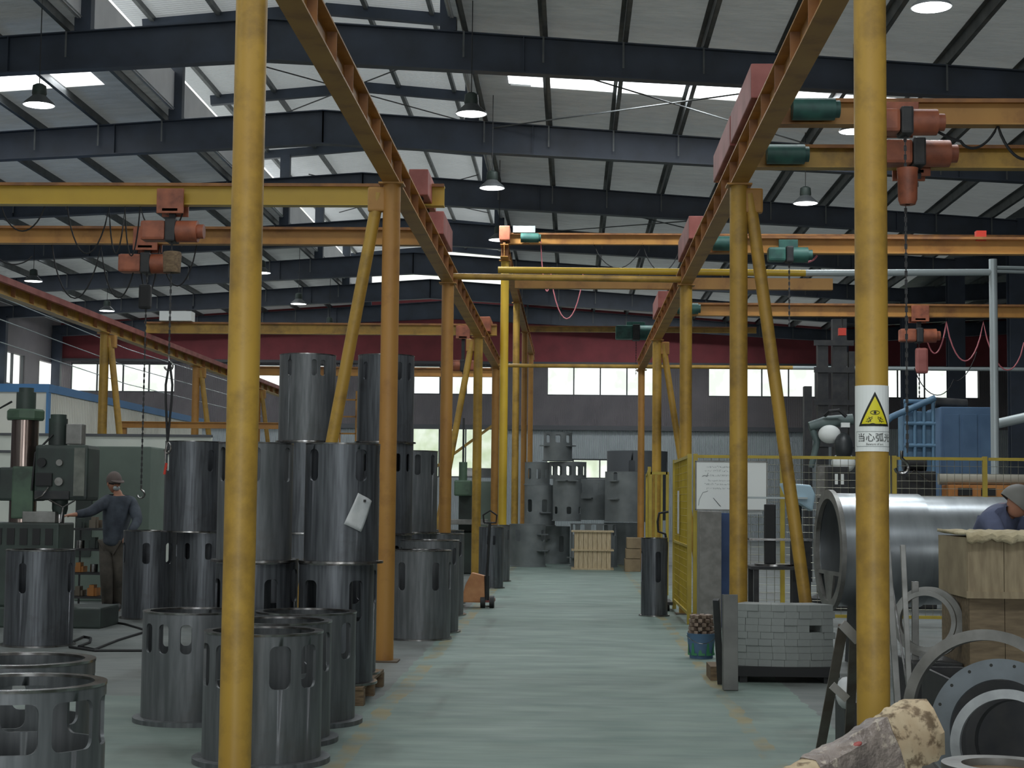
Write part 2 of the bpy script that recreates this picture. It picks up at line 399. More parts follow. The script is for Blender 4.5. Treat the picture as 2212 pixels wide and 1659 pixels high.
# left side wall with a ribbon of windows
def sidewall(name, x, m, z1):
    b = MB(); b.box(x-.2, x, -14, BW, 0, 5.4); b.box(x-.2, x, -14, BW, 6.5, z1)
    y = -14
    while y < BW:
        b.box(x-.2, x, y, min(BW, y+1.6), 5.4, 6.5); y += 6
    return struct(b.build(name, m))
sidewall('wall_left', VL, WALLD, 8.3)
wr = struct(MB().box(25.8, 26, -14, BW, 0, 9.6).build('wall_right', WALLD))
n = 20
for k in range(12):
    y = -12.4+6*k
    b = MB()
    for i in range(5): b.box(VL-.15, VL-.05, y+i*1.1-.02, y+i*1.1+.02, 5.4, 6.5)
    o = struct(b.build('window_%d' % n, GIRT)); MB().box(VL-.1, VL-.095, y, y+4.4, 5.4, 6.5).build('window_pane', GLASS, o, world=True); n += 1
# wall behind the camera with the open truck door
wall_with_holes('wall_front', -20.2, 26, 0, 9.6, [(-3.4, 3.6, 0, 4.6), (-16, -8, 1.2, 4.2), (12, 20, 1.2, 4.2)], WALLD, -14)

# ------------------------------------------------------------------ roof
MX0, MX1 = -7.8, -2.0                 # opening of the raised ridge monitor
YS = [s[0] for s in STRIPS]
FOILD = mat('dim_bay_foil', c(150, 154, 158), .5, .2, c(130, 136, 140), 1.6, (1, 3, 1), bump=.6, bscale=5)  # darker opaque copy of the foil, the next bay's dimness put into its colour
def roof_part(name, xa, xb, gaps):
    b = MB(); ys = [-14]
    for g in sorted(YS):
        if gaps: ys += [g-.48, g+.48]
    ys.append(BW+.2)
    def slab(x0, x1, y0, y1):
        if x1-x0 < .01: return
        z0, z1 = zr(x0)+.22, zr(x1)+.22
        b.add([(x0, y0, z0), (x1, y0, z1), (x1, y1, z1), (x0, y1, z0)], [(0, 1, 2, 3)])
    for i in range(0, len(ys)-1):
        if i % 2 == 0: slab(xa, xb, ys[i], ys[i+1])
        else:
            for lo, hi in ((-18.6, -8.6), (-1.2, 6.2)):
                if xa <= lo and hi <= xb: slab(xa, lo, ys[i], ys[i+1]); slab(hi, xb, ys[i], ys[i+1])
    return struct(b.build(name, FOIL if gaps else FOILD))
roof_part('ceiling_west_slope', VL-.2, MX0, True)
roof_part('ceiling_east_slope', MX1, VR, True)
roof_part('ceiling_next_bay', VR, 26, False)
k = 40
for y, p in STRIPS:
    for x0, x1 in ((-18.6, -8.6), (-1.2, 6.2)):
        za, zb = zr(x0)+.25, zr(x1)+.25
        o = MB().add([(x0, y-.48, za), (x1, y-.48, zb), (x1, y+.48, zb), (x0, y+.48, za)], [(0, 1, 2, 3)]).build('window_%d' % k, SKYL); struct(o); k += 1
# monitor roof: corrugated white sheets on light frames
def zm(x): return 11.15-.09*abs(x-RX)
for xa, xb, nm in ((RX-3.9, RX, 'ceiling_monitor_west'), (RX, RX+3.9, 'ceiling_monitor_east')):
    struct(MB().add([(xa, 13, zm(xa)), (xb, 13, zm(xb)), (xb, BW, zm(xb)), (xa, BW, zm(xa))],
        [(0, 1, 2, 3)]).build(nm, translucent(corrugated('monitor_sheet', c(232, 233, 238), c(214, 216, 222), 'Y', 2.6, .9), .16)))
struct(MB().box(RX-3.9, RX+3.9, 12.9, 13, 9, 11.2).build('wall_monitor_end', SHEET))
for x, nm in ((MX0-.06, 'wall_monitor_west'), (MX1+.06, 'wall_monitor_east')):
    struct(MB().box(x-.03, x+.03, 13, BW, zr(x)+.2, zr(x)+.95).build(nm, SHEET))
for Y in FR:
    if Y < 13: continue
    # tapered rafter: two halves, I-section web plus flanges
    for sgn, xe, nm in ((-1, VL, 'ceiling_rafter'), (1, VR, 'ceiling_rafter')):
        b = MB(); x0 = RX; t = .01
        za, zb = zr(x0), zr(xe); ha, hb = .66, .40
        b.add([(x0, Y-t, za-ha), (xe, Y-t, zb-hb), (xe, Y-t, zb), (x0, Y-t, za), (x0, Y+t, za-ha), (xe, Y+t, zb-hb), (xe, Y+t, zb), (x0, Y+t, za)],
              [(0, 1, 2, 3), (4, 7, 6, 5), (0, 4, 5, 1), (1, 5, 6, 2), (2, 6, 7, 3), (3, 7, 4, 0)])
        for p, q in (((x0, Y, za-.01), (xe, Y, zb-.01)), ((x0, Y, za-ha), (xe, Y, zb-hb))): b.bar(p, q, .22, .02)
        for i in range(0, 11):
            x = x0+(xe-x0)*i/11.0; h = ha+(hb-ha)*i/11.0; zt = zr(x)
            if i % 3 == 0: b.box(x-.008, x+.008, Y-.1, Y+.1, zt-h, zt)
        struct(b.build(nm, NAVY))
    # monitor posts and top chord
    b = MB()
    for x in (MX0, MX1): b.ibeam((x, Y, zr(x)), (x, Y, zr(x)+.001), .2, .001); b.box(x-.13, x+.13, Y-.1, Y+.1, zr(x), zm(x)-.2)
    for sg in (-1, 1):
        b.bar((RX, Y, zm(RX)-.16), (RX+sg*3.6, Y, zm(RX+3.6)-.16), .16, .22)
    b.box(RX-.09, RX+.09, Y-.1, Y+.1, zr(RX), zm(RX)-.2) if Y == 43 else None
    struct(b.build('ceiling_monitor_frame', NAVY))
    # next bay rafter and valley column
    b = MB(); b.bar((VR, Y, zr(VR)-.2), (25.8, Y, zr(25.8)-.3), .02, .5); b.bar((VR, Y, zr(VR)-.44), (25.8, Y, zr(25.8)-.56), .22, .02)
    struct(b.build('ceiling_rafter', NAVY))
    if Y > 25:
        b = MB(); b.box(VR-.22, VR+.22, Y-.14, Y-.12, 0, 7.6); b.box(VR-.22, VR+.22, Y+.12, Y+.14, 0, 7.6); b.box(VR-.01, VR+.01, Y-.12, Y+.12, 0, 7.6)
        struct(b.build('wall_stanchion', NAVY))
    if Y > 40:
        struct(MB().box(VL+.02, VL+.36, Y-.12, Y+.12, 0, 7.6).build('wall_stanchion', NAVY))
# purlins, each a long galvanised Z
px = [MX1+.25+i*1.25 for i in range(10)]+[MX0-.25-i*1.25 for i in range(10)]+[VR+.8+i*1.4 for i in range(8)]
for x in px:
    z = zr(x); b = MB(); b.box(x-.004, x+.004, 13, BW-.02, z, z+.2); b.box(x, x+.07, 13, BW-.02, z, z+.006); b.box(x-.07, x, 13, BW-.02, z+.194, z+.2)
    struct(b.build('ceiling_purlin', PURL))
for x in (RX-3.4, RX-2.1, RX-.8, RX+.8, RX+2.1, RX+3.4):
    struct(MB().box(x-.04, x+.04, 13.1, BW-.02, zm(x)-.12, zm(x)-.005).build('ceiling_purlin', PURL))
# knee straps from purlin to rafter, and rod bracing
for Y in FR[6:]:
    b = MB()
    for x in px[:20:1]:
        b.bar((x, Y-.12, zr(x)+.02), (x, Y-.12, zr(x)-.42), .03, .008, (0, 1, 0))
    struct(b.build('trim_purlin_cleats', PURL))
for (x0, y0, x1, y1) in ((-1.6, 25.2, 5, 31), (5, 25.2, -1.6, 31), (-1, 37.2, 5.5, 43), (5.5, 37.2, -1, 43)):
    struct(MB().tube((x0, y0, zr(x0)-.1), (x1, y1, zr(x1)-.1), .014, n=8).build('trim_bracing_rod', PURL))
for (x0, y0, x1, y1) in ((-7.2, 31.2, -2.6, 37), (-2.6, 31.2, -7.2, 37), (-7.2, 43.2, -2.6, 49), (-2.6, 43.2, -7.2, 49)):
    struct(MB().tube((x0, y0, 10.2), (x1, y1, 10.2), .014, n=8).build('trim_bracing_rod', DARK))

# ------------------------------------------------------------------ high-bay lamps
def make_lamp(loc, label, h=1.1):
    t = thing('high_bay_lamp', label, 'lamp', loc, group='high-bay lamps under the roof')
    MB().lathe([(.24, 0), (.225, .035), (.14, .11), (.1, .15), (.1, .16)], n=32).build('lamp_shade', TEAL if False else PURL, t, smooth=True)
    MB().lathe([(0, .15), (.1, .15), (.11, .18), (.1, .3), (.05, .33), (0, .33)], n=20).build('gear_housing', GREEND, t, smooth=True)
    MB().tube((0, 0, .32), (0, 0, h+.46), .008, n=6).build('hanging_rod', DARK, t)
    MB().lathe([(0, .004), (.225, .004)], n=32).build('diffuser', LAMP, t)
    l = area('lamp_light', (0, 0, -.004), .4, .4, 70, (.92, .98, 1), 'DISK'); l.parent = t
LP = [(84, 228, 23.7, 'high-bay lamp over the aisle of drills, beneath the bright west skylight'),
      (1018, 247, 24.0, 'lit high-bay lamp hanging at the monitor edge near the second rafter'),
      (1063, 407, 29.7, 'lit high-bay lamp below the third rafter, above the long cross girders'),
      (1740, 440, 30.9, 'lit high-bay lamp hanging beyond the braced yellow post'),
      (2012, 17, 18.7, 'largest lit high-bay lamp at the very top of the roof'),
      (72, 608, 42, 'high-bay lamp above the sloping yellow runway by the side wall'),
      (231, 672, 49, 'small high-bay lamp above the far braced runway post'),
      (645, 657, 47, 'high-bay lamp over the tall steel cylinder stacks'),
      (565, 590, 41, 'high-bay lamp half hidden behind the nearest yellow post'),
      (712, 706, 54, 'tiny farthest high-bay lamp just above the yellow girder'),
      (1078, 519, 35.5, 'high-bay lamp beside the orange crane end on the tall post'),
      (1845, 285, 24.9, 'high-bay lamp peeking out beside the post with the warning sign')]
for x, y, Y, lb in LP:
    p = P(x, y, Y); top = (zm(p.x)+.01 if MX0-.2 < p.x < MX1+.5 else zr(p.x)+.23)
    make_lamp(p, lb, max(.1, top-p.z-.46))

# ------------------------------------------------------------------ yellow runway structure
ZB = 4.21; RH = .24
XL, XRR, XLL = -1.62, 1.45, -8.03
def post(x, y, z1, r, label, brace=None, m=YEL, name='crane_post', bm_=YEL):
    t = thing(name, label, 'post', (x, y, 0))
    MB().tube((0, 0, .012), (0, 0, z1), r, n=32).build('tube_shaft', m, t, smooth=True)
    MB().box(-.125, .125, -.125, .125, 0, .014).build('base_plate', mat('brown_base_steel', c(96, 84, 70), .7) if 'brown_base_steel' not in bpy.data.materials else bpy.data.materials['brown_base_steel'], t)
    MB().box(-.11, .11, -.1, .1, z1, z1+.015).build('cap_plate', YELD, t)
    if brace:
        MB().tube((brace[0]*.1+math.copysign(.03, brace[0]), 0, z1-.07), (brace[0], brace[1], .01), .055 if r > .06 else .04, n=24).build('brace', bm_, t, smooth=True)
        MB().obox((math.copysign(.13, brace[0]), 0, z1-.13), (.16, .1, .22)).build('gusset', YELD, t, bevel=.02)
    return t
R0 = .0785
post(XL, 7.9, ZB-.015, R0, 'nearest dirty yellow tube post, in front of the short steel cylinders')
post(XL, 14.2, ZB-.015, R0, 'yellow tube post with a long brace, beside the stacked cylinders', (-.86, .25), YELD)
post(XL, 20.75, ZB-.015, R0, 'yellow tube post with oily dark patch low down, third along the cylinders', None, YELD)
post(XL, 27.6, ZB-.015, R0*.98, 'yellow tube post rising behind the pallet truck', (-.8, -.2), YEL)
post(XL, 34.0, ZB-.015, R0, 'orange post at the far end of the cylinder-side runway', None, YELD)
rp = post(XRR, 7.9, ZB-.015, R0, 'nearest yellow tube post carrying the arc light warning sign')
post(XRR, 14.2, ZB-.015, R0, 'yellow tube post standing behind the grey block stack, braced', (.64, -.1), YEL)
post(XRR, 20.8, ZB-.015, R0, 'yellow tube post at the corner of the wire fence', None, YEL)
post(XRR, 27.9, ZB-.015, R0, 'yellow tube post behind the wire gate, with slim brace', (.75, 0), YEL)
post(XRR, 34.2, ZB-.015, R0*.9, 'farthest yellow post of the fence-side runway', None, YELD)
post(XLL, 27.4, ZB-.015, R0, 'yellow braced post in front of the cream panel room', (.62, 0), YEL)
post(XLL, 34.2, ZB-.015, R0, 'yellow braced post beside the window at the far panel room', (.7, 0), YELD)
post(XLL, 41, ZB-.015, R0, 'far yellow braced post of the runway along the cream room', (.7, 0), YELD)
XM = -1.3
for Y, lb in ((30.5, 'taller bright yellow post topped by an orange crane end'), (37, 'second tall yellow post of the high runway, beside the grey housings'),
              (43.5, 'third tall ochre post of the high runway, before the back wall'), (50, 'farthest tall ochre post of the high runway')):
    post(XM, Y, 5.95, R0, lb, None, YELB if Y < 32 else (YEL if Y < 40 else YELD))
def runway(x, y0, y1, z, label, m, side):
    t = thing('runway_beam', label, 'beam', (x, (y0+y1)/2, z)); L = (y1-y0)/2
    MB().ibeam((0, -L, 0), (0, L, 0), .15, RH, .014, .01).build('i_beam', m, t)
    for s in (-1, 1):
        b = MB(); y = -L+.3
        while y < L:
            b.box(min(0, s*.07), max(0, s*.07), y-.005, y+.005, .014, RH-.014); y += .8
        b.build('stiffener_plates', RUST, t)
    MB().box(-.02, .02, -L, L, RH, RH+.03).build('rail', RUST, t)
    return t
runway(XL, 2, 34.6, ZB, 'ochre I-beam runway over the cylinder stacks beside the aisle', YELD, 1)
runway(XRR, 2, 34.8, ZB, 'ochre I-beam runway above the wire fence side of the aisle', YELD, -1)
runway(XLL, 16, 46, ZB, 'yellow I-beam runway with red conductor rail along the cream room', YEL, 1)
runway(XM, 30.0, 52, 5.965, 'high ochre runway beam over the tall posts by the back', YELD, 1)
o = MB().box(XLL+.1, XLL+.16, 16, 46, ZB+.14, ZB+.23).build('conductor_rail', PINK); tag(o, 'dark red conductor rail running along the top of the side runway', 'rail')
# tie pipes
def pipe(a, b, r, m, label, name='tie_pipe', cat='pipe', n=16):
    return tag(MB().tube(a, b, r, n=n).build(name, m, smooth=True), label, cat)
pipe(P(975, 597, 20.75), P(1475, 604, 20.75), .042, YEL, 'pale yellow tie pipe across the aisle between the third posts')
pipe((XL, 34, ZB+.05), (4.6, 34, ZB+.05), .04, YEL, 'thin yellow tie pipe across the aisle at the runway ends')
pipe((4.6, 34, ZB+.05), (10.8, 34, ZB+.05), .04, PIPEW, 'pale thin pipe continuing the far yellow tie pipe')
pipe(P(1076, 583, 24), P(1740, 590, 24), .05, YELB, 'bright yellow pipe crossing above the aisle behind the tie pipe')
pipe(P(1740, 590, 24), P(2140, 588, 24), .05, PIPEW, 'white half of the high cross pipe, towards the welding bay')
t = thing('cross_beam', 'dull ochre box beam just below the bright yellow cross pipe', 'beam', (1.1, 24.1, P(1235, 622, 24).z))
MB().box(P(1112, 600, 24).x-1.1, P(1800, 600, 24).x-1.1, -.06, .06, 0, .17).build('box_section', YELD, t)
# white post with brackets in the next bay
w0 = P(2150, 1030, 24); 
t = thing('pipe_post', 'white pipe post with orange foot standing in the welding bay', 'post', (w0.x, 24, 0))
MB().tube((0, 0, 1.7), (0, 0, 5.05), .06, n=20).build('upper_shaft', PIPEW, t, smooth=True)
MB().tube((0, 0, 0), (0, 0, 1.7), .06, n=20).build('lower_shaft', ORG, t, smooth=True)
for dz in (4.93, 4.87): MB().tube((.05, 0, dz), (1.2, .3, dz+.02), .025, n=10).build('bracket_arm', PIPEW, t, smooth=True)

# ------------------------------------------------------------------ cranes
ZT = ZB+RH+.03
def girder(x0, x1, Y, z, h, label, m, w=.14, ends=(), name='bridge_crane', endmat=PINK, endlen=1.2, motor=None, topm=RUST):
    t = thing(name, label, 'crane', ((x0+x1)/2, Y, z)); L = (x1-x0)/2
    b = MB(); b.ibeam((-L, 0, 0), (L, 0, 0), w, h, .014, .012); b.build('girder', m, t)
    MB().box(-L, L, -w/2-.004, -w/2+.014, h-.02, h+.012).build('top_edge', topm, t)
    for e in ends:
        xx = e-(x0+x1)/2
        et = MB().box(xx-.1, xx+.1, -endlen/2, endlen/2, .03, .3).build('end_truck', endmat, t, bevel=.012)
        for yy in (-endlen/2+.15, endlen/2-.15):
            b = MB(); b.tube((xx-.04, yy, .085), (xx+.04, yy, .085), .085, n=16); b.build('wheel', DARK, et, smooth=True)
    if motor:
        for mx in motor:
            xx = mx-(x0+x1)/2
            b = MB(); b.tube((xx, -.16, .1), (xx+.34, -.16, .1), .09, n=18); b.tube((xx+.34, -.16, .1), (xx+.38, -.16, .1), .07, n=18)
            b.build('drive_motor', TEAL, t, smooth=True)
    return t
# right bay double cranes (runway XRR to the far side)
XFAR = 9.6
girder(XRR, XFAR, 13.1, ZT, .2, 'near ochre crane girder beside the sign post, upper of the pair', YELD, ends=(XRR,), endlen=1.6, motor=(1.75,))
girder(XRR, XFAR, 14.8, ZT, .2, 'bright yellow crane girder below the near ochre one', YEL, ends=(XRR,), endlen=1.65, motor=(1.75,), topm=RUST)
girder(XRR, XFAR, 19.9, ZT, .2, 'ochre crane girder just above the white cross pipe', YELD, ends=(XRR,), endlen=1.9, motor=(1.7,))
girder(XRR, XFAR, 26.6, ZT, .2, 'ochre crane girder lowest over the fenced welding bay', YELD, ends=(XRR,), endlen=1.7, motor=(1.7,))
# left bay
girder(XLL, XL+.25, 16.9, ZT+.02, .22, 'bright yellow crane girder over the drilling machines', YELB, ends=(XL+.02,), endlen=1.0)
girder(XLL, XL, 19.4, ZT+.0, .2, 'ochre crane girder behind the bright yellow one', YELD, ends=(XL,), endlen=1.4)
girder(XLL+.0, XL+.2, 30, ZT, .2, 'plain yellow crane girder with a white control box at its end', YEL, ends=(XL,), endlen=1.0, endmat=ORG)
girder(XLL, XL, 37.5, ZT-.2, .2, 'far dim ochre girder in front of the red wall band', YELD)
# high runway cranes
girder(XM, 8.5, 30.4, 6.26, .2, 'high ochre girder starting at the tallest post', YELD, ends=(XM,), endlen=.7, endmat=ORG, motor=(-1.0,))
girder(XM, 5.2, 46, 6.24, .16, 'high yellow girder nearest the back wall', YEL)
bx0 = P(384, 693, 30)
tag(MB().box(bx0.x-.3, bx0.x+.3, 29.8, 30.1, ZT+.22, ZT+.4).build('control_box', WHITE), 'white control box sitting on the end of the yellow crane girder', 'box')
bx0 = P(1130, 484, 30)
tag(MB().box(bx0.x-.2, bx0.x+.22, 30.3, 30.5, 6.475, 6.6).build('control_box', PIPEW), 'grey control box on the high girder over the aisle', 'box')
for (x, y, Y, lb) in ((2118, 510, 19.9, 'red switch box above the ochre girder near the white post'), (1819, 717, 26.6, 'small red box hung under the lowest girders beside the sign post')):
    p = P(x, y, Y); b = MB().box(p.x-.06, p.x+.06, Y-.05, Y+.05, p.z-.06, p.z+.06)
    t = thing('switch_box', lb, 'box', (p.x, Y, p.z-.06)); b.build('housing', REDC, t, world=True)
    if Y > 25: MB().tube((p.x, Y, p.z+.06), (p.x, Y, ZT+.01), .012, n=8).build('hanger', DARK, t, world=True)

# hoists
def chain(b, x, y, z0, z1, r=.011, step=.036):
    z = z0; k = 0
    while z > z1:
        if k % 2: b.box(x-r, x+r, y-.003, y+.003, z-step*1.2, z)
        else: b.box(x-.003, x+.003, y-r, y+r, z-step*1.2, z)
        z -= step; k += 1
def hoist(px, py, Y, ztrack, label, s=1.0, hook_z=3.0, bodym=ORG, flip=1, dy=0):
    p = P(px, py, Y)
    t = thing('chain_hoist', label, 'hoist', (p.x, Y, ztrack))
    b = MB()
    for q in (-1, 1): b.obox((0, q*.115, .05), (.26*s, .03, .24*s))
    b.obox((0, 0, -.045), (.16*s, .26, .04)); b.build('trolley', bodym, t, bevel=.006)
    z = p.z-ztrack
    MB().bar((0, dy*.6, -.06), (0, dy, min(z+.04, -.12)), .06*s, .05).build('suspension_bar', DARK, t)
    b = MB(); b.tube((-flip*.02, dy, z), (flip*.25*s, dy, z), .105*s, n=18); b.tube((flip*.25*s, dy, z), (flip*.31*s, dy, z), .07*s, n=18)
    b.build('motor', bodym, t, smooth=True)
    b = MB(); b.obox((-flip*.17*s, dy, z+.0), (.24*s, .2*s, .19*s)); b.build('gear_case', bodym, t, bevel=.03)
    MB().obox((0, dy, z), (.1*s, .22*s, .22*s)).build('drum', DARK, t, bevel=.02)
    b = MB(); chain(b, 0, dy, z-.08, hook_z-ztrack+.1)
    b.build('load_chain', DARK, t)
    return t, p
def hook(t, x, z, s=1):
    b = MB(); pts = [(x+.045*s*math.cos(a), 0, z-.06*s+.045*s*math.sin(a)) for a in [PI/2-i*PI*1.45/10 for i in range(11)]]
    b.path([(x, 0, z+.05*s), (x, 0, z-.0*s)]+pts[1:], .011*s, 8); b.build('hook', RIM, t, smooth=True)
# right front: hoist on first girder with chain container
t, p = hoist(1943, 278, 13.1, ZT, 'rusty orange chain hoist with a hanging chain bag by the sign post', 1.0, 1.75, flip=1, dy=-.22)
z = P(1945, 420, 13.1).z-t.location.z
b = MB(); b.lathe([(.02, -.14), (.06, -.14), (.075, -.1), (.08, .12), (.085, .15), (.07, .15), (.065, -.08), (.02, -.1)], 0, -.3, z, 20); b.build('chain_bag', ORG, t, smooth=True)
hook(t, 0, 1.78-t.location.z, 1.2)
t, p = hoist(1968, 345, 14.8, ZT, 'orange motor hoist hung on the bright yellow girder', 1.15, 4.2, dy=-.26)
t, p = hoist(1985, 725, 26.6, ZT, 'small orange hoist with teal frame far in the welding bay', 1.1, 2.6); hook(t, 0, 2.6-ZT)
MB().obox((.03, -.05, P(1995, 780, 26.6).z-ZT), (.2, .12, .42)).build('chain_bag', PINK, t, bevel=.04)
t, p = hoist(372, 500, 16.9, ZT+.0, 'orange hoist hung from the bright yellow girder over the drills', 1.1, 2.85)
hook(t, 0, 2.85-ZT)
z = P(372, 555, 16.8).z-ZT-.06
MB().lathe([(.02, -.1), (.09, -.1), (.1, .1), (.09, .12), (.06, .0)], .02, -.05, z, 16).build('chain_bag', WOODD, t, smooth=True)
t, p = hoist(318, 570, 19.4, ZT, 'dark orange hoist on the ochre girder, long chain to the drills', 1.15, 1.5)
MB().obox((0, -.05, P(312, 640, 19.3).z-ZT), (.15, .1, .3)).build('chain_bag', BLACK, t, bevel=.03)
hook(t, 0, 1.5-ZT)
t, p = hoist(1000, 790, 30, ZT+.0, 'orange hoist hanging from the plain yellow girder between posts', 1.0, 3.2, flip=-1)
t, p = hoist(1373, 722, 46, 6.24, 'teal hoist under the high girder near the back wall', 2.0, 4.9, bodym=TEAL, dy=-.4)
t, p = hoist(1700, 556, 19.9, ZT, 'teal hoist with a pink cable loop under the ochre girder', .9, 3.5, bodym=TEAL, dy=-.2)
# orange and teal crane end at the top of the tall post
p = P(1100, 515, 30.4)
# festoon cables: hanging loops
def festoon(pts, r, m, label, name='festoon_cable'):
    b = MB(); out = []
    for i in range(len(pts)-1):
        a, q, sag = Vector(pts[i][:3]), Vector(pts[i+1][:3]), pts[i][3]
        for k in range(12):
            u = k/12; s_ = 1-(2*u-1)**2; s_ = s_**.8; out.append(a.lerp(q, u)-Vector((0, 0, sag*s_)))
    out.append(Vector(pts[-1][:3])); b.path(out, r, 6)
    return tag(b.build(name, m, smooth=True), label, 'cable')
def fp(lst, Y): return [(*P(x, y, Y), s*Y/FPX) for x, y, s in lst]
festoon(fp([(3, 446, 55), (97, 446, 0)], 16.9), .008, BLACK, 'black cable loop hanging from the bright yellow girder end')
festoon(fp([(145, 446, 105), (236, 446, 105), (270, 446, 110), (303, 446, 60), (395, 460, 0)], 16.9), .008, BLACK, 'black festoon cable looped along the bright yellow girder')
festoon(fp([(0, 560, 15), (70, 553, 0), ], 19.2), .008, BLACK, 'short dark cable swag under the ochre girder')
festoon(fp([(112, 529, 118), (218, 530, 116), (300, 530, 108), (345, 530, 90), (425, 530, 0)], 19.4), .009, BLACK, 'dark festoon cable looped under the ochre girder')
festoon(fp([(1960, 235, 10), (2075, 305, 30), (2155, 270, 45), (2240, 320, 0)], 13.1), .012, BLACK, 'thick black cable slung along the near ochre girder')
festoon(fp([(2000, 720, 55), (2044, 695, 85), (2124, 695, 80), (2212, 740, 0)], 26.6), .012, PINKC, 'pink festoon cable looped below the lowest ochre girder')
festoon(fp([(1168, 520, 70), (1190, 590, 100), (1260, 590, 0)], 30.4), .012, PINKC, 'pink cable dangling from the high girder over the aisle')
festoon(fp([(1282, 525, 55), (1388, 525, 60), (1470, 530, 0)], 30.4), .01, BLACK, 'thin dark cable slung under the high girder')
festoon(fp([(1720, 552, 14), (1765, 552, 0)], 19.9), .014, PINKC, 'pink cable loop beside the teal hoist')
festoon(fp([(1975, 795, 45), (2060, 820, 20), (2110, 760, 0)], 26), .008, BLACK, 'thin black cable above the blue machine')
for dz, lb in ((1.05, 'topmost thin wire strung in front of the side windows'), (.7, 'middle thin wire strung beside the cream room'), (.35, 'lowest thin wire strung beside the cream room')):
    tag(MB().path([(-8.9, 18, ZB-dz+.75), (-8.9, 32, ZB-dz+.5), (-8.9, 46, ZB-dz+.6)], .008, 6).build('wire', PIPEW), lb, 'wire')

# ------------------------------------------------------------------ perforated steel cylinders
def steel_cylinder(loc, R, H, wins, label, rot=0, m=STEEL, foot=.05, ft=.022, top=.0, group=None, bot_in=None, boss=()):
    t = thing('steel_cylinder', label, 'cylinder', loc, math.radians(rot), group)
    th = .014; N = 120
    angs = [i*360/N for i in range(N)]
    cuts = []
    for (a, w, z0, z1) in wins:
        cuts.append(((a-w/2) % 360, w, z0, z1))
        angs += [(a-w/2) % 360, (a+w/2) % 360]
    angs = sorted(set(round(a, 3) for a in angs))
    zs = sorted({0, H, *[cc[2] for cc in cuts], *[cc[3] for cc in cuts]})
    b = MB()
    def pt(a, z, r): a = math.radians(a); return Vector((r*math.sin(a), -r*math.cos(a), z))
    def patch(a0, a1, z0, z1):
        o_ = [pt(a0, z0, R), pt(a1, z0, R), pt(a1, z1, R), pt(a0, z1, R)]; i_ = [pt(a0, z0, R-th), pt(a1, z0, R-th), pt(a1, z1, R-th), pt(a0, z1, R-th)]
        b.add(o_+i_, [(0, 1, 2, 3), (7, 6, 5, 4)])
    def inside(a, z):
        return any(((a-cc[0]) % 360) < cc[1] and cc[2] < z < cc[3] for cc in cuts)
    n = len(angs)
    for i in range(n):
        a0 = angs[i]; a1 = angs[(i+1) % n]+(360 if i == n-1 else 0)
        for j in range(len(zs)-1):
            if not inside((a0+a1)/2, (zs[j]+zs[j+1])/2): patch(a0, a1, zs[j], zs[j+1])
    for (a, w, z0, z1) in cuts:
        # rounded corners and edges of the opening
        rr = min(.035, (z1-z0)*.3, math.radians(w)*R*.4); ra = math.degrees(rr/R)
        for (ca, cz, sa, sz) in ((a, z0, 1, 1), (a+w, z0, -1, 1), (a+w, z1, -1, -1), (a, z1, 1, -1)):
            arc = [(ca+sa*ra*(1-math.cos(q*PI/8)), cz+sz*rr*(1-math.sin(q*PI/8))) for q in range(5)]
            for q in range(4):
                tri = [(ca, cz), arc[q], arc[q+1]]
                vs = [pt(x, y, R) for x, y in tri]+[pt(x, y, R-th) for x, y in tri]
                b.add(vs, [(0, 1, 2), (5, 4, 3), (1, 4, 5, 2)])
        st = max(2, int(w/5))
        for q in range(st):
            x0, x1 = a+w*q/st, a+w*(q+1)/st
            for z in (z0, z1): b.add([pt(x0, z, R), pt(x1, z, R), pt(x1, z, R-th), pt(x0, z, R-th)], [(0, 1, 2, 3)])
        for x in (a, a+w): b.add([pt(x, z0, R), pt(x, z1, R), pt(x, z1, R-th), pt(x, z0, R-th)], [(0, 1, 2, 3)])
    b.build('shell', m, t, smooth=True)
    ri = R-th-.03
    if foot is not None:
        MB().lathe([(R+foot, 0), (R+foot, ft), (R+.002, ft+.004), (ri, ft), (ri, 0)], n=64, closed=True).build('base_flange', RIM if ft < .02 else m, t, smooth=True)
    MB().lathe([(R+.002, H-.011), (R+.003, H), (ri, H), (ri, H-.011)], n=72, closed=True).build('top_rim', RIM, t, smooth=True)
    for (a, z) in boss:
        MB().tube(pt(a, z, R-.005), pt(a, z, R+.05), .035, n=14).build('lug', m, t, smooth=True)
    return t
def dz_y(px, Y): return (P(px, 900, Y).x)
RB = .317
def W(angles, w, z0, z1): return [(a, w, z0, z1) for a in angles]
near = W((27, 60, -30, -62, 118, 150, -118, -150), 21, .41, .635)
def put(px, Y, z=0): return (dz_y(px, Y), Y, z)
def F0(px, py, Y): return (P(px, py, Y).x, Y, 0)
steel_cylinder(F0(38, 1650, 6.1), RB, .705, W((14, 57, -30, 100, 145, -75, -120, -165), 34, .475, .655), 'short steel cylinder at the bottom corner, the nearest of all', foot=.05)
steel_cylinder(F0(35, 1650, 6.95), RB, .705, W((10, 55, 100, 145, -35, -80, -125, -170), 28, .45, .64), 'short steel cylinder just behind the one in the bottom corner', foot=.05)
steel_cylinder(F0(564, 1650, 8.75), RB, .695, near, 'short steel cylinder standing behind the nearest yellow post', foot=.05, ft=.028)
steel_cylinder(F0(594, 1600, 9.5), RB, .695, W((5, 40, 75, 110, 150, -40, -75, -150), 17, .41, .635), 'short steel cylinder, second in the row of three beside the aisle', foot=.05, ft=.028)
steel_cylinder(F0(657, 1565, 10.3), RB, .695, W((62, 100, 20, 140, -20, -62, -140), 18, .41, .635), 'short steel cylinder, last of the row of three beside the aisle', foot=.05, ft=.028)
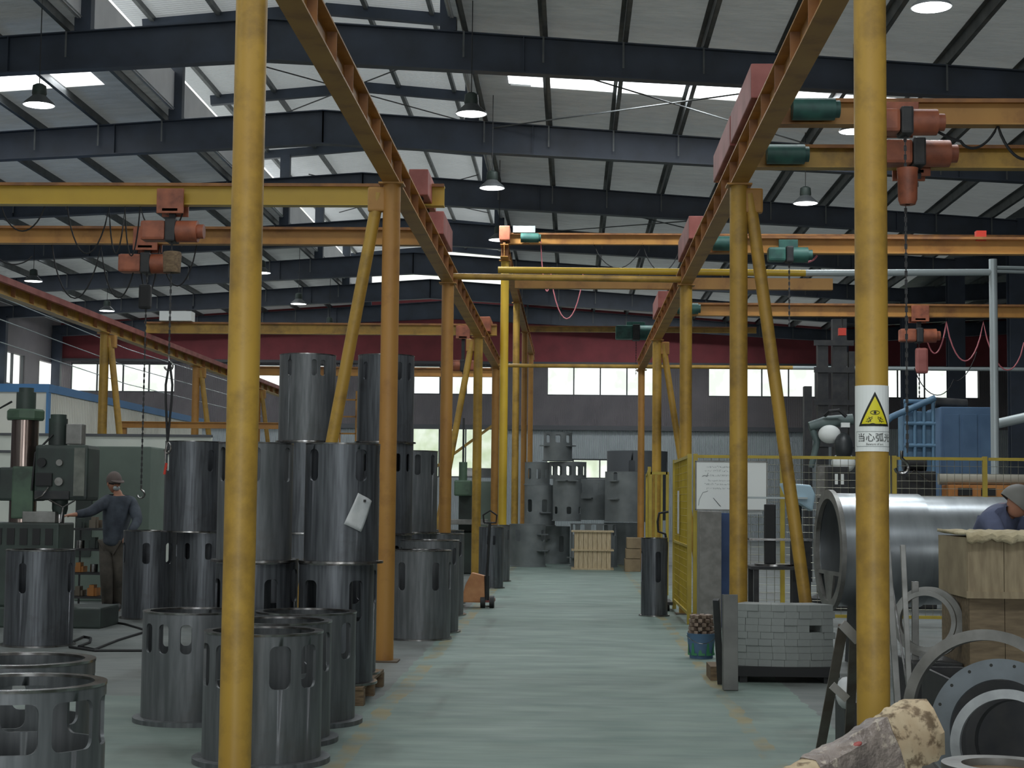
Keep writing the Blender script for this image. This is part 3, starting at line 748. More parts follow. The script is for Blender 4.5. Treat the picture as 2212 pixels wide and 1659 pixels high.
steel_cylinder(F0(413, 1575, 10.3), RB, .69, W((-46, -22, 5, 60, 120, 174, -158, -134), 13, .44, .62), 'short slotted steel cylinder left of the nearest yellow post', foot=.05, ft=.028)
steel_cylinder(F0(82, 1395, 15.3), RB, .9, W((-12, 78, 168, -102), 14, .5, .78), 'dark steel cylinder alone near the drill, above the floor cables', m=STEELD, foot=.03, ft=.015)
# near stack on the pallet, two columns and two tiers
RC = .262
wc = W((-35, 28, 75, 150, -110, -150), 22, .52, .76)
z1 = .125; HC = .835
def stackpos(px, Y): return P(px, 1300, Y).x
Xa, Xb, Xc_, Xd = stackpos(726, 11.4), stackpos(546, 11.4), stackpos(737, 12.05), stackpos(566, 12.05)
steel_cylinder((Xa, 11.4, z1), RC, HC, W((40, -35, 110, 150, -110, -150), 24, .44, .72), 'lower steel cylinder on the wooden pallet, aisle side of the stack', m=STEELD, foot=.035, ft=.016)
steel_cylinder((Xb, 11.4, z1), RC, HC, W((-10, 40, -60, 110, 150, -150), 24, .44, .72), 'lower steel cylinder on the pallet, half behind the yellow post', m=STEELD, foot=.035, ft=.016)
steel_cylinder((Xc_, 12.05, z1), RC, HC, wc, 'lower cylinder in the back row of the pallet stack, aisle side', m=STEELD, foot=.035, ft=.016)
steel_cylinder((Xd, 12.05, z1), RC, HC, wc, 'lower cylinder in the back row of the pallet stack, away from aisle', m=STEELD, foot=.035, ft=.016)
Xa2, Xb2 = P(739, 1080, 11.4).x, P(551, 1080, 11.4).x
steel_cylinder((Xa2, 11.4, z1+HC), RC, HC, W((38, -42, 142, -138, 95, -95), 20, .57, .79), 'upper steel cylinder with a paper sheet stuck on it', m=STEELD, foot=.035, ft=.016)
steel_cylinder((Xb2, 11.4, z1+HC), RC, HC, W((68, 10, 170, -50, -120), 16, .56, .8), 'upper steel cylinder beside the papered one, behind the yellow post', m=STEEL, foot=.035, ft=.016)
# drawing sheet on the upper cylinder
t = None
b = MB(); pc = P(773, 1107, 11.1); th0 = math.asin(max(-1, min(1, (pc.x-Xa2)/(RC+.006)))); tl = math.radians(-24)
gr = []
for i in range(9):
    for j in range(9):
        u = (i/8-.5)*.135; v = (j/8-.5)*.235
        uu = u*math.cos(tl)-v*math.sin(tl); vv = u*math.sin(tl)+v*math.cos(tl)
        a = th0+uu/(RC+.006); r = RC+.006+.006*math.sin(u*30+v*9)**2
        gr.append(Vector((Xa2+r*math.sin(a), 11.4-r*math.cos(a), pc.z+vv)))
b.add(gr, [(i*9+j, (i+1)*9+j, (i+1)*9+j+1, i*9+j+1) for i in range(8) for j in range(8)])
po = b.build('drawing_sheet', PAPER, smooth=True); tag(po, 'creased white drawing sheet stuck slanting on the upper cylinder', 'paper')
md = po.modifiers.new('s', 'SOLIDIFY'); md.thickness = .001
pp = P(784, 1082, 11.1)
MB().obox((pp.x, 11.4-math.sqrt(max(0, RC**2-(pp.x-Xa2)**2))-.017, pp.z), (.018, .006, .018)).build('sticker', INK, po, world=True)
# pallet
def pallet(x0, x1, y0, y1, label, m=WOODD, h=.125, along='x'):
    t = thing('wooden_pallet', label, 'pallet', ((x0+x1)/2, (y0+y1)/2, 0)); L, D = (x1-x0)/2, (y1-y0)/2
    for i in range(3):
        y = -D+.05+i*(2*D-.1)/2; MB().box(-L, L, y-.045, y+.045, 0, h-.02).build('bearer', m, t)
    for i in range(6):
        x = -L+.05+i*(2*L-.1)/5; MB().box(x-.045, x+.045, -D, D, h-.02, h).build('deck_board', m, t)
    return t
pallet(Xb-.3, Xa+.24, 11.12, 12.35, 'weathered wooden pallet under the near cylinder stack')
# far stack, three tiers at 18.2 m
H1 = 1.02
wf = W((20, 62, -25, -70, 110, 155, -110, -160), 13, .72, .9)
Xf = [P(q, 1000, 18.2).x for q in (418, 545, 661, 831)]
yy = 18.2
steel_cylinder((P(447, 1000, 18.3).x, 18.3, 0), RB, H1, wf, 'floor cylinder under the stack nearest the person', m=STEELD, foot=.03, ft=.015)
steel_cylinder((Xf[0], yy, H1), RB, H1, W((50, 95, 140, -50, -100), 14, .68, .92), 'upper black cylinder next to the person and hanging strap', m=STEELD, foot=.03, ft=.015)
steel_cylinder(F0(322, 1340, 18.9), RB, H1, W((5, 55, 100, -60, 160), 16, .64, .88), 'floor cylinder standing right beside the person', m=STEELD, foot=.03, ft=.015)
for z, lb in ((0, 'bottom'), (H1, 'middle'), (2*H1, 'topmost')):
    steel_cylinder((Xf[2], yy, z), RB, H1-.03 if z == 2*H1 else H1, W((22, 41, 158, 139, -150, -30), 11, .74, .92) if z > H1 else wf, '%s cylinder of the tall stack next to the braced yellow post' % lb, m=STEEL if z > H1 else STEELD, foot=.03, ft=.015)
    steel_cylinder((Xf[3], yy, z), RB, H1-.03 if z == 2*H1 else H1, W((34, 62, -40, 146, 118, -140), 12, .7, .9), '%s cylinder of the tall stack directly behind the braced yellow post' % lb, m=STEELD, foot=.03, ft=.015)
x5 = P(887, 1000, 19.2).x
steel_cylinder((x5, 19.25, 0), RB, H1, wf, 'floor cylinder under a second one, behind the braced post, towards the aisle', m=STEELD, foot=.03, ft=.015)
steel_cylinder((x5, 19.25, H1), RB, H1-.05, W((-25, 20, 60, 150, -110), 13, .68, .92), 'upper cylinder seen just aisle-side of the braced post', m=STEEL, foot=.03, ft=.015)
steel_cylinder(F0(905, 1378, 16.6), RB, .9, W((36, 80, -30, 125, 170, -80), 15, .5, .78), 'steel cylinder on the floor right behind the braced post base', m=STEEL, foot=.02, ft=.015)
steel_cylinder(F0(926, 1350, 17.5), RB, .98, wf, 'second floor cylinder in the row behind the braced post', m=STEEL, foot=.03, ft=.015)
steel_cylinder(F0(945, 1340, 20.1), RB, 1.0, wf, 'floor cylinder between the braced post and the pallet truck', m=STEEL, foot=.04, ft=.015)
steel_cylinder(F0(950, 1330, 22.4), RB, 1.0, wf, 'floor cylinder just behind the oily third post', m=STEELD, foot=.04, ft=.015)
steel_cylinder((P(1060, 1270, 26.4).x, 26.4, 0), .2, .99, W((-12, 16, 120), 12, .7, .85), 'slim dark cylinder on the floor behind the pallet truck', m=STEELD, foot=.03, ft=.015)
steel_cylinder((P(1075, 1250, 28.5).x, 28.7, 0), .2, .99, wf, 'slim cylinder half hidden behind another by the high posts', m=STEEL, foot=.03, ft=.015)
steel_cylinder(F0(1413, 1325, 20.4), .165, .97, W((15, 105, 195, -75), 26, .42, .8), 'dark steel cylinder on the aisle edge beside the wire fence', m=STEELD, foot=.03, ft=.015)

# grey housings heaped at the end of the aisle
def housing(px, Y, w, z0, z1, wins, label, taper=0, m=STEELG, shelf=()):
    x = P(px, 1085, Y).x; R = w*Y/FPX/2
    t = steel_cylinder((x, Y, z0), R, z1-z0, wins, label, m=m, foot=.02, ft=.02)
    t.name = 'grey_housing'; t['category'] = 'housing'
    for ch in t.children:
        if ch.name.startswith('top_rim'): ch.data.materials.clear(); ch.data.materials.append(m)
    for a, z in shelf:
        a = math.radians(a); MB().obox(((R+.03)*math.sin(a), -(R+.03)*math.cos(a), z), (.24, .14, .025), (0, 0, a)).build('bracket', m, t)
    return t
def zz(py, Y): return P(1235, py, Y).z
Y0 = 36.5
hw = lambda H, n, w, a, b2, off=0: [(off+i*360/n, w*1.35, H*a, H*b2) for i in range(n)]
housing(1140, 35.4, 78, 0, zz(1133, 35.4), hw(1, 4, 14, .55, .8, 60), 'grey housing on the floor at the aisle end, beside the tall posts', shelf=((50, .35), (50, .7)))
housing(1196, 37.4, 72, 0, zz(1137, 37.4), hw(.9, 5, 14, .3, .7, 30), 'grey housing on the floor behind the wooden crate, second across', shelf=((-30, .3), (-30, .55)))
housing(1283, 35.8, 100, 0, zz(1131, 35.8), hw(.95, 12, 11, .72, .97, 0), 'grey housing with a row of slots right behind the wooden crate', shelf=((-60, .2),))
housing(1345, 37.6, 80, 0, zz(1128, 37.6), [], 'grey housing on the floor behind the brown cartons')
zA = zz(1131, 37.2)
housing(1166, 36.9, 66, .86, .86+.92, hw(.7, 6, 16, .45, .85, 20), 'grey housing in the second layer, against the tall posts', shelf=((20, .3),))
housing(1224, 36.4, 60, .98, .98+.95, hw(.8, 6, 14, .2, .4, 10), 'grey housing with wide lip in the second layer of the heap', shelf=((-20, .9), (20, .9)))
housing(1283, 37.6, 80, 1.0, 1.0+.93, hw(.9, 7, 11, .68, .95, 4), 'tall grey housing in the middle of the heap with bright slots', shelf=((-20, .5),))
housing(1352, 36.2, 90, .98, zz(1018, 36.2), hw(1.15, 5, 9, .78, .95, 40), 'big pale grey housing in the second layer near the fence', shelf=((-35, .5), (-35, .9)), m=STEELG)
housing(1376, 38.6, 130, 1.0, zz(974, 38.6), hw(1.5, 4, 9, .72, .93, -12), 'widest dark grey housing at the top by the fence posts', m=mat('dark_primer', c(88, 92, 96), .6))
housing(1160, 36.95, 54, 1.78, 1.8+.5, hw(.45, 8, 14, .3, .85, 8), 'grey ring-like housing in the third layer by the tall posts')
housing(1226, 38.2, 80, 1.95, zz(998, 38.2), hw(.38, 12, 12, .2, .8, 4), 'slotted grey ring housing under the topmost turret')
housing(1204, 38.0, 62, zz(998, 38.0)+.02, zz(935, 38.0), hw(.68, 8, 16, .62, .9, 2), 'topmost grey turret housing crowning the heap', shelf=((-55, .35), (55, .35)))
# wooden crates
def crate(x0, x1, y0, y1, tiers, label, h=.39):
    t = thing('wooden_crate', label, 'crate', ((x0+x1)/2, (y0+y1)/2, 0)); L, D = (x1-x0)/2, (y1-y0)/2
    for k in range(tiers):
        z = k*h
        for i in range(8):
            xx = -L+.06+(2*L-.12)*i/8; MB().box(xx+.004, xx+(2*L-.12)/8-.004, -D, -D+.02, z+.03, z+h).build('side_board', WOOD, t)
        MB().box(-L+.06, L-.06, -D+.02, D, z+.03, z+h-.01).build('inner_box', WOODD, t)
        MB().box(-L, L, -D-.03, D+.03, z, z+.03).build('batten', WOOD, t)
    MB().box(-L, L, -D-.03, D+.03, tiers*h, tiers*h+.03).build('lid_batten', WOOD, t)
    return t
crate(P(1234, 1200, 34).x, P(1326, 1200, 34).x, 34, 34.7, 2, 'pale timber crate of two tiers at the end of the aisle')
for i, (a, bb, y0, y1) in enumerate(((1350, 1378, 1232, 1206), (1352, 1378, 1205, 1184), (1354, 1379, 1183, 1160))):
    xa, xb = P(a, 1200, 33.3).x, P(bb+6, 1200, 33.3).x; za, zb = [max(0, P(1235, v, 33.4).z) for v in (y0, y1)]
    tag(MB().box(xa, xb, 33.3, 33.8, za if i else 0, zb).build('carton', CARTON, bevel=.01), '%s brown carton in the pile beside the timber crate' % ('bottom', 'middle', 'top')[i], 'carton')

# ------------------------------------------------------------------ pallet truck beside the aisle
p = F(1022, 1312)
t = thing('pallet_truck', 'worn orange pallet truck parked among the cylinders at the aisle edge', 'pallet truck', (p.x, p.y, 0))
MB().prism([(-.16, .07), (.16, .07), (.15, .42), (-.02, .46), (-.1, .3)], .2).build('frame', PINK if False else mat('faded_orange_paint', c(206, 150, 104), .6, 0, c(180, 120, 80), 6), t, bevel=.01)
for s in (-1, 1): MB().box(-.27 if s < 0 else .12, -.12 if s < 0 else .27, .1, .5, .06, .1).build('fork', PINK, t)
MB().tube((.22, -.05, .08), (.28, -.05, .08), .08, n=20).build('wheel', DARK, t, smooth=True)
MB().tube((.1, -.05, .08), (.16, -.05, .08), .08, n=20).build('wheel', DARK, t, smooth=True)
MB().path([(.17, -.08, .12), (.2, -.15, .7), (.22, -.2, 1.12)], .018, 8).build('handle_shaft', DARK, t, smooth=True)
MB().path([(.14, -.2, 1.12), (.13, -.2, 1.22), (.22, -.2, 1.28), (.31, -.2, 1.22), (.3, -.2, 1.12), (.14, -.2, 1.12)], .012, 8).build('handle_grip', BLACK, t, smooth=True)
MB().tube((.17, -.05, .1), (.17, -.05, .42), .045, n=14).build('pump', DARK, t, smooth=True)
# black trolley handle above the cylinder by the fence
t = thing('trolley', 'black trolley whose curved handle shows above the fence-side cylinder', 'trolley', (P(1437, 1160, 21.3).x, 21.35, 0))
MB().box(-.25, .1, -.1, .6, .08, .12).build('deck', DARK, t)
MB().path([(0, -.05, .1), (.02, -.05, .9)], .02, 8).build('handle_shaft', DARK, t, smooth=True)
MB().path([(.02, -.05, .9), (.0, -.05, 1.0), (-.09, -.05, 1.03), (-.1, -.05, 1.16), (-.08, -.05, 1.27), (.04, -.05, 1.29)], .016, 10).build('handle_grip', BLACK, t, smooth=True)
for s in (-.2, .0): MB().tube((s, 0, .06), (s+.06, 0, .06), .06, n=16).build('wheel', BLACK, t, smooth=True)

# ------------------------------------------------------------------ warning sign on the near post
def curved_patch(cx, cy, r, a0, a1, z0, z1, n=14):
    b = MB(); vs = []
    for i in range(n+1):
        a = a0+(a1-a0)*i/n
        for z in (z0, z1): vs.append(Vector((cx+r*math.sin(a), cy-r*math.cos(a), z)))
    for i in range(n+1):
        a = a0+(a1-a0)*i/n
        for z in (z0, z1): vs.append(Vector((cx+(r+.0012)*math.sin(a), cy-(r+.0012)*math.cos(a), z)))
    m = 2*(n+1); fs = []
    for i in range(n): fs += [(2*i, 2*i+2, 2*i+3, 2*i+1), (m+2*i, m+2*i+1, m+2*i+3, m+2*i+2)]
    b.add(vs, fs); return b
def wrap(b, pts, faces, cx, cy, r, z):
    """flat x,y shape bent round the post (x -> angle)"""
    return b.add([(cx+r*math.sin(p[0]/r), cy-r*math.cos(p[0]/r), z+p[1]) for p in pts], faces)
def stroke(pts, w):
    out = []; fs = []
    for i in range(len(pts)-1):
        (x0, y0), (x1, y1) = pts[i], pts[i+1]; L = math.hypot(x1-x0, y1-y0) or 1; nx, ny = -(y1-y0)/L*w/2, (x1-x0)/L*w/2
        k = max(1, int(L/.01)); 
        for j in range(k):
            a, b_ = j/k, (j+1)/k; o_ = len(out)
            for u in (a, b_):
                x, y = x0+(x1-x0)*u, y0+(y1-y0)*u; out += [(x+nx, y+ny), (x-nx, y-ny)]
            fs.append((o_, o_+1, o_+3, o_+2))
    return out, fs
def warning_sign(cx, cy, r, z0, z1, half):
    t = thing('warning_sign', 'white arc light warning sign wrapped round the near yellow post', 'sign', (cx, cy-r, z0))
    curved_patch(cx, cy, r+.001, -half, half, z0, z1).build('sign_sheet', WHITE, t, world=True)
    H = z1-z0; Wd = half*r*2; R1 = r+.0035
    # triangle
    tw, tz0, tz1 = .205*.42*2/2, z0+H*.38, z0+H*.9
    def tri(s_, mat_, name, rr):
        b = MB(); zc = (tz0*2+tz1)/3; n = 10; vs = []; fs = []
        for j in range(n+1):
            v = j/n; z = tz0+(tz1-tz0)*v; hw_ = .084*(1-v)
            for i in range(9): vs.append(((-1+2*i/8)*hw_*s_, (zc+(z-zc)*s_)-z0))
        for j in range(n):
            for i in range(8): fs.append((j*9+i, j*9+i+1, (j+1)*9+i+1, (j+1)*9+i))
        wrap(b, vs, fs, cx, cy, rr, z0); b.build(name, mat_, t, world=True)
    tri(1.0, INK, 'triangle_border', R1); tri(.8, SIGNY, 'triangle_field', R1+.001)
    b = MB(); zc = z0+H*.585
    eye = [(.022*math.cos(a), .009*math.sin(a)+zc-z0) for a in [2*PI*i/20 for i in range(21)]]
    wrap(b, *stroke(eye, .003), cx, cy, R1+.002, z0)
    pu = [(.007*math.cos(a), .007*math.sin(a)+zc-z0) for a in [2*PI*i/12 for i in range(12)]]; wrap(b, pu, [tuple(range(12))], cx, cy, R1+.002, z0)
    for sx in (-1, 1):
        for dx, dz, ex, ez in ((.012, -.02, .04, -.034), (.012, -.026, .034, -.048), (.02, -.04, .045, -.042), (.03, -.02, .02, -.045)):
            wrap(b, *stroke([(sx*dx, zc-z0+dz), (sx*ex, zc-z0+ez)], .0028), cx, cy, R1+.002, z0)
    wrap(b, *stroke([(-.03, zc-z0-.056), (-.01, zc-z0-.052), (.01, zc-z0-.058), (.03, zc-z0-.054)], .003), cx, cy, R1+.002, z0)
    b.build('eye_and_arc_symbol', INK, t, world=True)
    b = MB(); bz0, bz1 = H*.075, H*.30
    for q in ([(-.105, bz0), (.105, bz0)], [(-.105, bz1), (.105, bz1)], [(-.105, bz0), (-.105, bz1)], [(.105, bz0), (.105, bz1)]): wrap(b, *stroke(q, .0018), cx, cy, R1, z0)
    b.build('text_frame', INKG, t, world=True)
    b = MB()
    for txt, sz, zz_ in (('当心弧光', .044, H*.2), ('Beware of arc', .0145, H*.108)):
        vs, fs = textmesh(txt, sz); wrap(b, [(v.x*1.05, v.y+zz_) for v in vs], fs, cx, cy, R1, z0)
    b.build('lettering', INK, t, world=True)
sz0, sz1 = P(1877, 975, 7.83).z, P(1877, 832, 7.83).z
warning_sign(XRR, 7.9, R0, sz0, sz1, 1.62)

# ------------------------------------------------------------------ wire fence
def fence(p0, p1, z0, z1, label, posts=(0, 1), cell=.085, mesh_top=True, mid=None):
    p0, p1 = Vector((*p0, 0)), Vector((*p1, 0)); mid_ = (p0+p1)/2; t = thing('wire_fence_panel', label, 'fence', mid_)
    a, q = p0-mid_, p1-mid_; L = (q-a).length; d = (q-a)/L
    for u in posts:
        r_ = a+d*(L*u); MB().box(r_.x-.025, r_.x+.025, r_.y-.025, r_.y+.025, 0, z1+.03).build('post', YELF, t)
    MB().bar(a+Vector((0, 0, z1)), q+Vector((0, 0, z1)), .035, .035).build('top_rail', YELF, t)
    MB().bar(a+Vector((0, 0, z0)), q+Vector((0, 0, z0)), .035, .035).build('bottom_rail', YELF, t)
    if mid: MB().bar(a+Vector((0, 0, mid)), q+Vector((0, 0, mid)), .03, .03).build('middle_rail', YELF, t)
    b = MB(); n = int(L/cell)
    for i in range(1, n): r_ = a+d*(L*i/n); b.tube(r_+Vector((0, 0, z0)), r_+Vector((0, 0, z1)), .0028, n=4, cap=False)
    k = int((z1-z0)/cell)
    for j in range(1, k): z = z0+(z1-z0)*j/k; b.tube(a+Vector((0, 0, z)), q+Vector((0, 0, z)), .0028, n=4, cap=False)
    b.build('wire_mesh', YELF if 'aisle' in label else MESHW, t)
    return t
ZF = 1.95
FX = 1.375
fence((FX, 19.05), (FX+.0, 21.8), .12, ZF, 'yellow wire fence panel along the aisle beside the whiteboard', mid=.9)
fx = lambda q: P(q, 1100, 19).x
fence((fx(1502), 19.0), (fx(1690), 19.0), .12, ZF, 'yellow framed wire fence panel behind the whiteboard')
fence((fx(1697), 19.0), (fx(1918), 19.0), .12, ZF, 'yellow framed wire fence panel behind the open silver cylinder end', posts=(1,))
fence((fx(1932), 19.0), (fx(2128), 19.0), .12, ZF, 'yellow framed wire fence panel right of the sign post', posts=(0, 1))
fence((fx(2136), 19.0), (fx(2330), 19.0), .12, ZF, 'yellow framed wire fence panel over the crouching person', posts=(1,))
# barred gate end and the aisle fence beyond it
t = thing('fence_gate', 'narrow yellow barred gate leaf facing down the aisle behind the fence', 'gate', (P(1423, 1100, 25).x, 25, 0))
w = .13
for s in (-1, 1): MB().box(s*w-.022, s*w+.022, -.02, .02, 0, 1.88).build('stile', YELF, t)
for z in (.08, 1.86): MB().box(-w, w, -.02, .02, z-.02, z+.02).build('rail', YELF, t)
for s in (-.045, .045): MB().box(s-.014, s+.014, -.012, .012, .08, 1.84).build('bar', YELF, t)
fence((P(1403, 1100, 25).x, 25.1), (P(1390, 1100, 33).x, 31.5), .1, 1.93, 'far yellow wire fence panel along the aisle beyond the gate')
t = thing('door_notice', 'strip of white paper notices hanging on the aisle fence', 'paper', (FX-.03, 20.6, 1.0)); 
MB().box(-.004, .004, -.12, .12, .02, .56).build('sheet', PAPER, t)

# whiteboard with handwriting
t = thing('whiteboard', 'whiteboard with faint handwriting hung on the yellow fence', 'whiteboard', (fx(1578), 18.93, 0))
xa, xb = fx(1502)-fx(1578), fx(1655)-fx(1578); za, zb = P(1578, 1102, 18.93).z, P(1578, 997, 18.93).z
MB().box(xa, xb, -.01, .01, za, zb).build('board', WHITE, t, bevel=.004)
b = MB()
for (x0, x1, z) in ((xa-.008, xb+.008, za), (xa-.008, xb+.008, zb)): b.box(x0, x1, -.013, .013, z-.008, z+.008)
for x in (xa, xb): b.box(x-.008, x+.008, -.013, .013, za, zb)
b.build('frame', RINGM, t)
b = MB(); rnd = random.Random(3)
for i, (zz_, x0, x1) in enumerate(((.50, .12, .38), (.455, .10, .36), (.40, .08, .40), (.34, .14, .38), (.30, .1, .4), (.25, .12, .38))):
    x = xa+x0
    while x < xa+x1:
        n_ = rnd.randint(3, 5); pts = [(x+rnd.uniform(0, .014), za+zz_+rnd.uniform(-.011, .011)) for _ in range(n_)]
        o_, f_ = stroke(pts, .0024); b.add([(p[0], -.0125, p[1]) for p in o_], f_); x += .02
for pts in ([(xa+.03, za+.05), (xa+.04, za+.12), (xa+.08, za+.2), (xa+.14, za+.22)], [(xa+.2, za+.14), (xa+.29, za+.04)], [(xa+.21, za+.13), (xa+.28, za+.045)], [(xa+.07, za+.385), (xa+.1, za+.4), (xa+.13, za+.385), (xa+.14, za+.43)]):
    o_, f_ = stroke(pts, .005); b.add([(p[0], -.0125, p[1]) for p in o_], f_)
b.build('handwriting', INKG, t)
tag(MB().box(fx(1612), fx(1646), 18.965, 18.98, P(1630, 1111, 18.97).z, P(1630, 1076, 18.97).z-.11+.11).build('paper_card', WHITE), 'small white card below the whiteboard', 'card')
tag(MB().box(fx(1500), fx(1545), 18.2, 18.6, 0, P(1520, 1104, 18.4).z).build('concrete_block', CONC, bevel=.01), 'tall grey concrete block standing below the whiteboard', 'block')
tag(MB().box(fx(1545), fx(1571), 18.62, 18.72, 0, P(1555, 1108, 18.6).z).build('painted_board', BLUE, bevel=.004), 'narrow blue board standing beside the concrete block', 'board')

# bucket of metal pieces
bk = F(1517, 1424)
t = thing('bucket', 'blue and green bucket heaped with rusty metal slugs', 'bucket', (bk.x, bk.y+.12, 0))
MB().lathe([(0, 0), (.105, 0), (.118, .1), (.13, .22), (.134, .225), (.126, .226), (.114, .1), (0, .02)], n=32).build('pail', BLUEM, t, smooth=True)
b = MB()
for i in range(5):
    a = -1.5+i*.6; r_ = .1215; hgt = .09+.05*math.sin(i*2.3)
    vs = [(r_*math.sin(a+q*.1)*(1+.0*q), -r_*math.cos(a+q*.1), .04+(hgt if q in (1, 2) else .01)) for q in range(6)]
    b.add([(x_*1.01, y_*1.01, .03) for x_, y_, z_ in vs]+vs, [(k, k+1, 7+k, 6+k) for k in range(5)])
b.build('green_print', mat('green_print', c(60, 130, 90), .5), t, smooth=True)
MB().path([(.134*math.cos(a), .134*math.sin(a)*.98-.02, .2-.06*math.sin(-a)**2) for a in [-i*PI/14 for i in range(15)]], .003, 6).build('wire_handle', RIM, t)
sl_ = MB(); rnd = random.Random(5)
slug0 = None
for k in range(5):
    for i in range(9):
        a = 2*PI*i/9+k*.35; r_ = .095-.004*k
        x_, y_, z_ = bk.x+r_*math.cos(a), bk.y+.12+r_*math.sin(a), .215+k*.036
        if slug0 is None:
            slug0 = MB().box(-.026, .026, -.02, .02, 0, .033).build('metal_slug', mat('rusty_slug', c(150, 132, 118), .6, .3, c(110, 92, 80), 8), bevel=.006)
            tag(slug0, 'small rusty metal slug piled in the blue and green bucket', 'metal piece', 'metal slugs in the bucket'); s0 = slug0
        else:
            s0 = slug0.copy(); C.objects.link(s0)
        s0.location = (x_, y_, z_); s0.rotation_euler = (0, rnd.uniform(-.15, .15), a)

# curved stack of grey steel blocks on a black frame
SY, SX = 13.35, P(1695, 1350, 13.0).x
t = thing('steel_pallet', 'black steel skid under the curved stack of grey blocks', 'pallet', (SX, SY, 0))
MB().box(-.42, .42, -.42, .22, .05, .125).build('deck', BLACK, t)
for x_ in (-.36, .3): MB().box(x_, x_+.06, -.4, .2, 0, .05).build('runner', BLACK, t)
tag(MB().box(SX-.58, SX-.44, SY-.3, SY+.1, 0, .11).build('timber_skid', WOODD), 'short timber skid beside the bucket under the steel plates', 'timber')
blk = None; rnd = random.Random(11); BM_ = mat('grey_cut_block', c(146, 151, 149), .6, .15, c(128, 133, 131), 5)
RAD = .95; zrow = .125; rows = 9; bh = .054; done = 0
for j in range(rows):
    tot = 50.0; off = rnd.uniform(-1, 1); a = -tot/2+off
    while a < tot/2-2:
        wdeg = 6.1
        am = math.radians(a+wdeg/2)
        if blk is None:
            wv = RAD*math.radians(wdeg)/2-.0003; wi = (RAD-.3)*math.radians(wdeg)/2-.0003
            b = MB(); b.add([(-wv, 0, 0), (wv, 0, 0), (wi, .3, 0), (-wi, .3, 0), (-wv, 0, bh-.001), (wv, 0, bh-.001), (wi, .3, bh-.001), (-wi, .3, bh-.001)],
                            [(0, 1, 2, 3), (7, 6, 5, 4), (0, 4, 5, 1), (1, 5, 6, 2), (2, 6, 7, 3), (3, 7, 4, 0)])
            blk = b.build('steel_block', BM_, bevel=.001); tag(blk, 'grey cut steel block in the curved stack on the black skid', 'steel block', 'grey blocks in the curved stack')
            for v in blk.data.vertices: v.co.y += .15
            o_ = blk
        elif j == 5 and 9 < a < 16: a += wdeg+.05; continue
        else:
            o_ = blk.copy(); C.objects.link(o_)
        r_ = RAD+rnd.uniform(-.008, .006)
        if True:
            o_.location = (SX+r_*math.sin(am), SY+.55-r_*math.cos(am), .125+j*bh)
            o_.rotation_euler = (0, 0, am)
        a += wdeg+.05
# steel plates leaning at the stack end
def bars(a, bb, w_, h_, label, m=RINGM, name='steel_bar', cat='bar', up=(0, 0, 1)):
    return tag(MB().bar(a, bb, w_, h_, up).build(name, m, bevel=.003), label, cat)
q0 = P(1578, 1285, 12.4); bars((q0.x, 12.42, .0), (q0.x, 12.46, q0.z), .11, .12, 'broad grey steel plate upright at the end of the block stack', mat('dull_plate_steel', c(116, 117, 114), .6, .3, c(98, 99, 97), 5))
q0 = P(1553, 1300, 12.3); q1 = F(1557, 1478); bars((q1.x, q1.y, .0), (q0.x+.005, 12.6, q0.z), .045, .05, 'dark narrow steel bar leaning outermost at the block stack', DARK)

# ------------------------------------------------------------------ welding bench behind the stack
t = thing('welding_bench', 'dark iron welding bench with round plates behind the grey block stack', 'bench', (P(1680, 1200, 16.6).x, 16.6, 0))
zt = P(1680, 1222, 16.6).z
MB().box(-.3, .28, -.3, .3, zt-.03, zt).build('bench_top', DARK, t)
for x_ in (-.27, .23):
    for y_ in (-.27, .24): MB().box(x_, x_+.05, y_, y_+.05, 0, zt-.03).build('leg', DARK, t)
MB().lathe([(0, 0), (.2, 0), (.2, .02), (0, .02)], -.04, -.05, zt, 32).build('round_plate', RIM, t, smooth=True)
MB().box(-.14, -.03, -.1, .0, zt+.02, zt+.62).build('black_column', BLACK, t, bevel=.01)
z2 = P(1680, 1165, 16.6).z; MB().box(-.3, .34, -.12, .1, z2-.012, z2+.01).build('bright_bar', RIM, t)
MB().box(.14, .32, -.1, .12, 0, z2-.02).build('side_plate', DARK, t)
z3 = P(1680, 1075, 16.6).z
t = thing('fume_hood', 'pale blue plastic covered tray above the welding bench', 'hood', (P(1690, 1085, 17.4).x, 17.4, 0))
MB().box(-.42, .24, -.2, .2, z3-.01, z3+.01).build('tray', PIPEW, t)
MB().prism([(.04, -.0), (.3, -.16), (.33, .02), (.28, .12), (-.02, .14)], .3, Matrix.Translation((0, 0, z3+.02))).build('cover', mat('pale_blue_plastic', c(170, 200, 216), .4), t, bevel=.02)
for x_ in (-.4, .2): MB().tube((x_, .1, 0), (x_, .1, z3-.01), .018, n=10).build('leg', DARK, t)

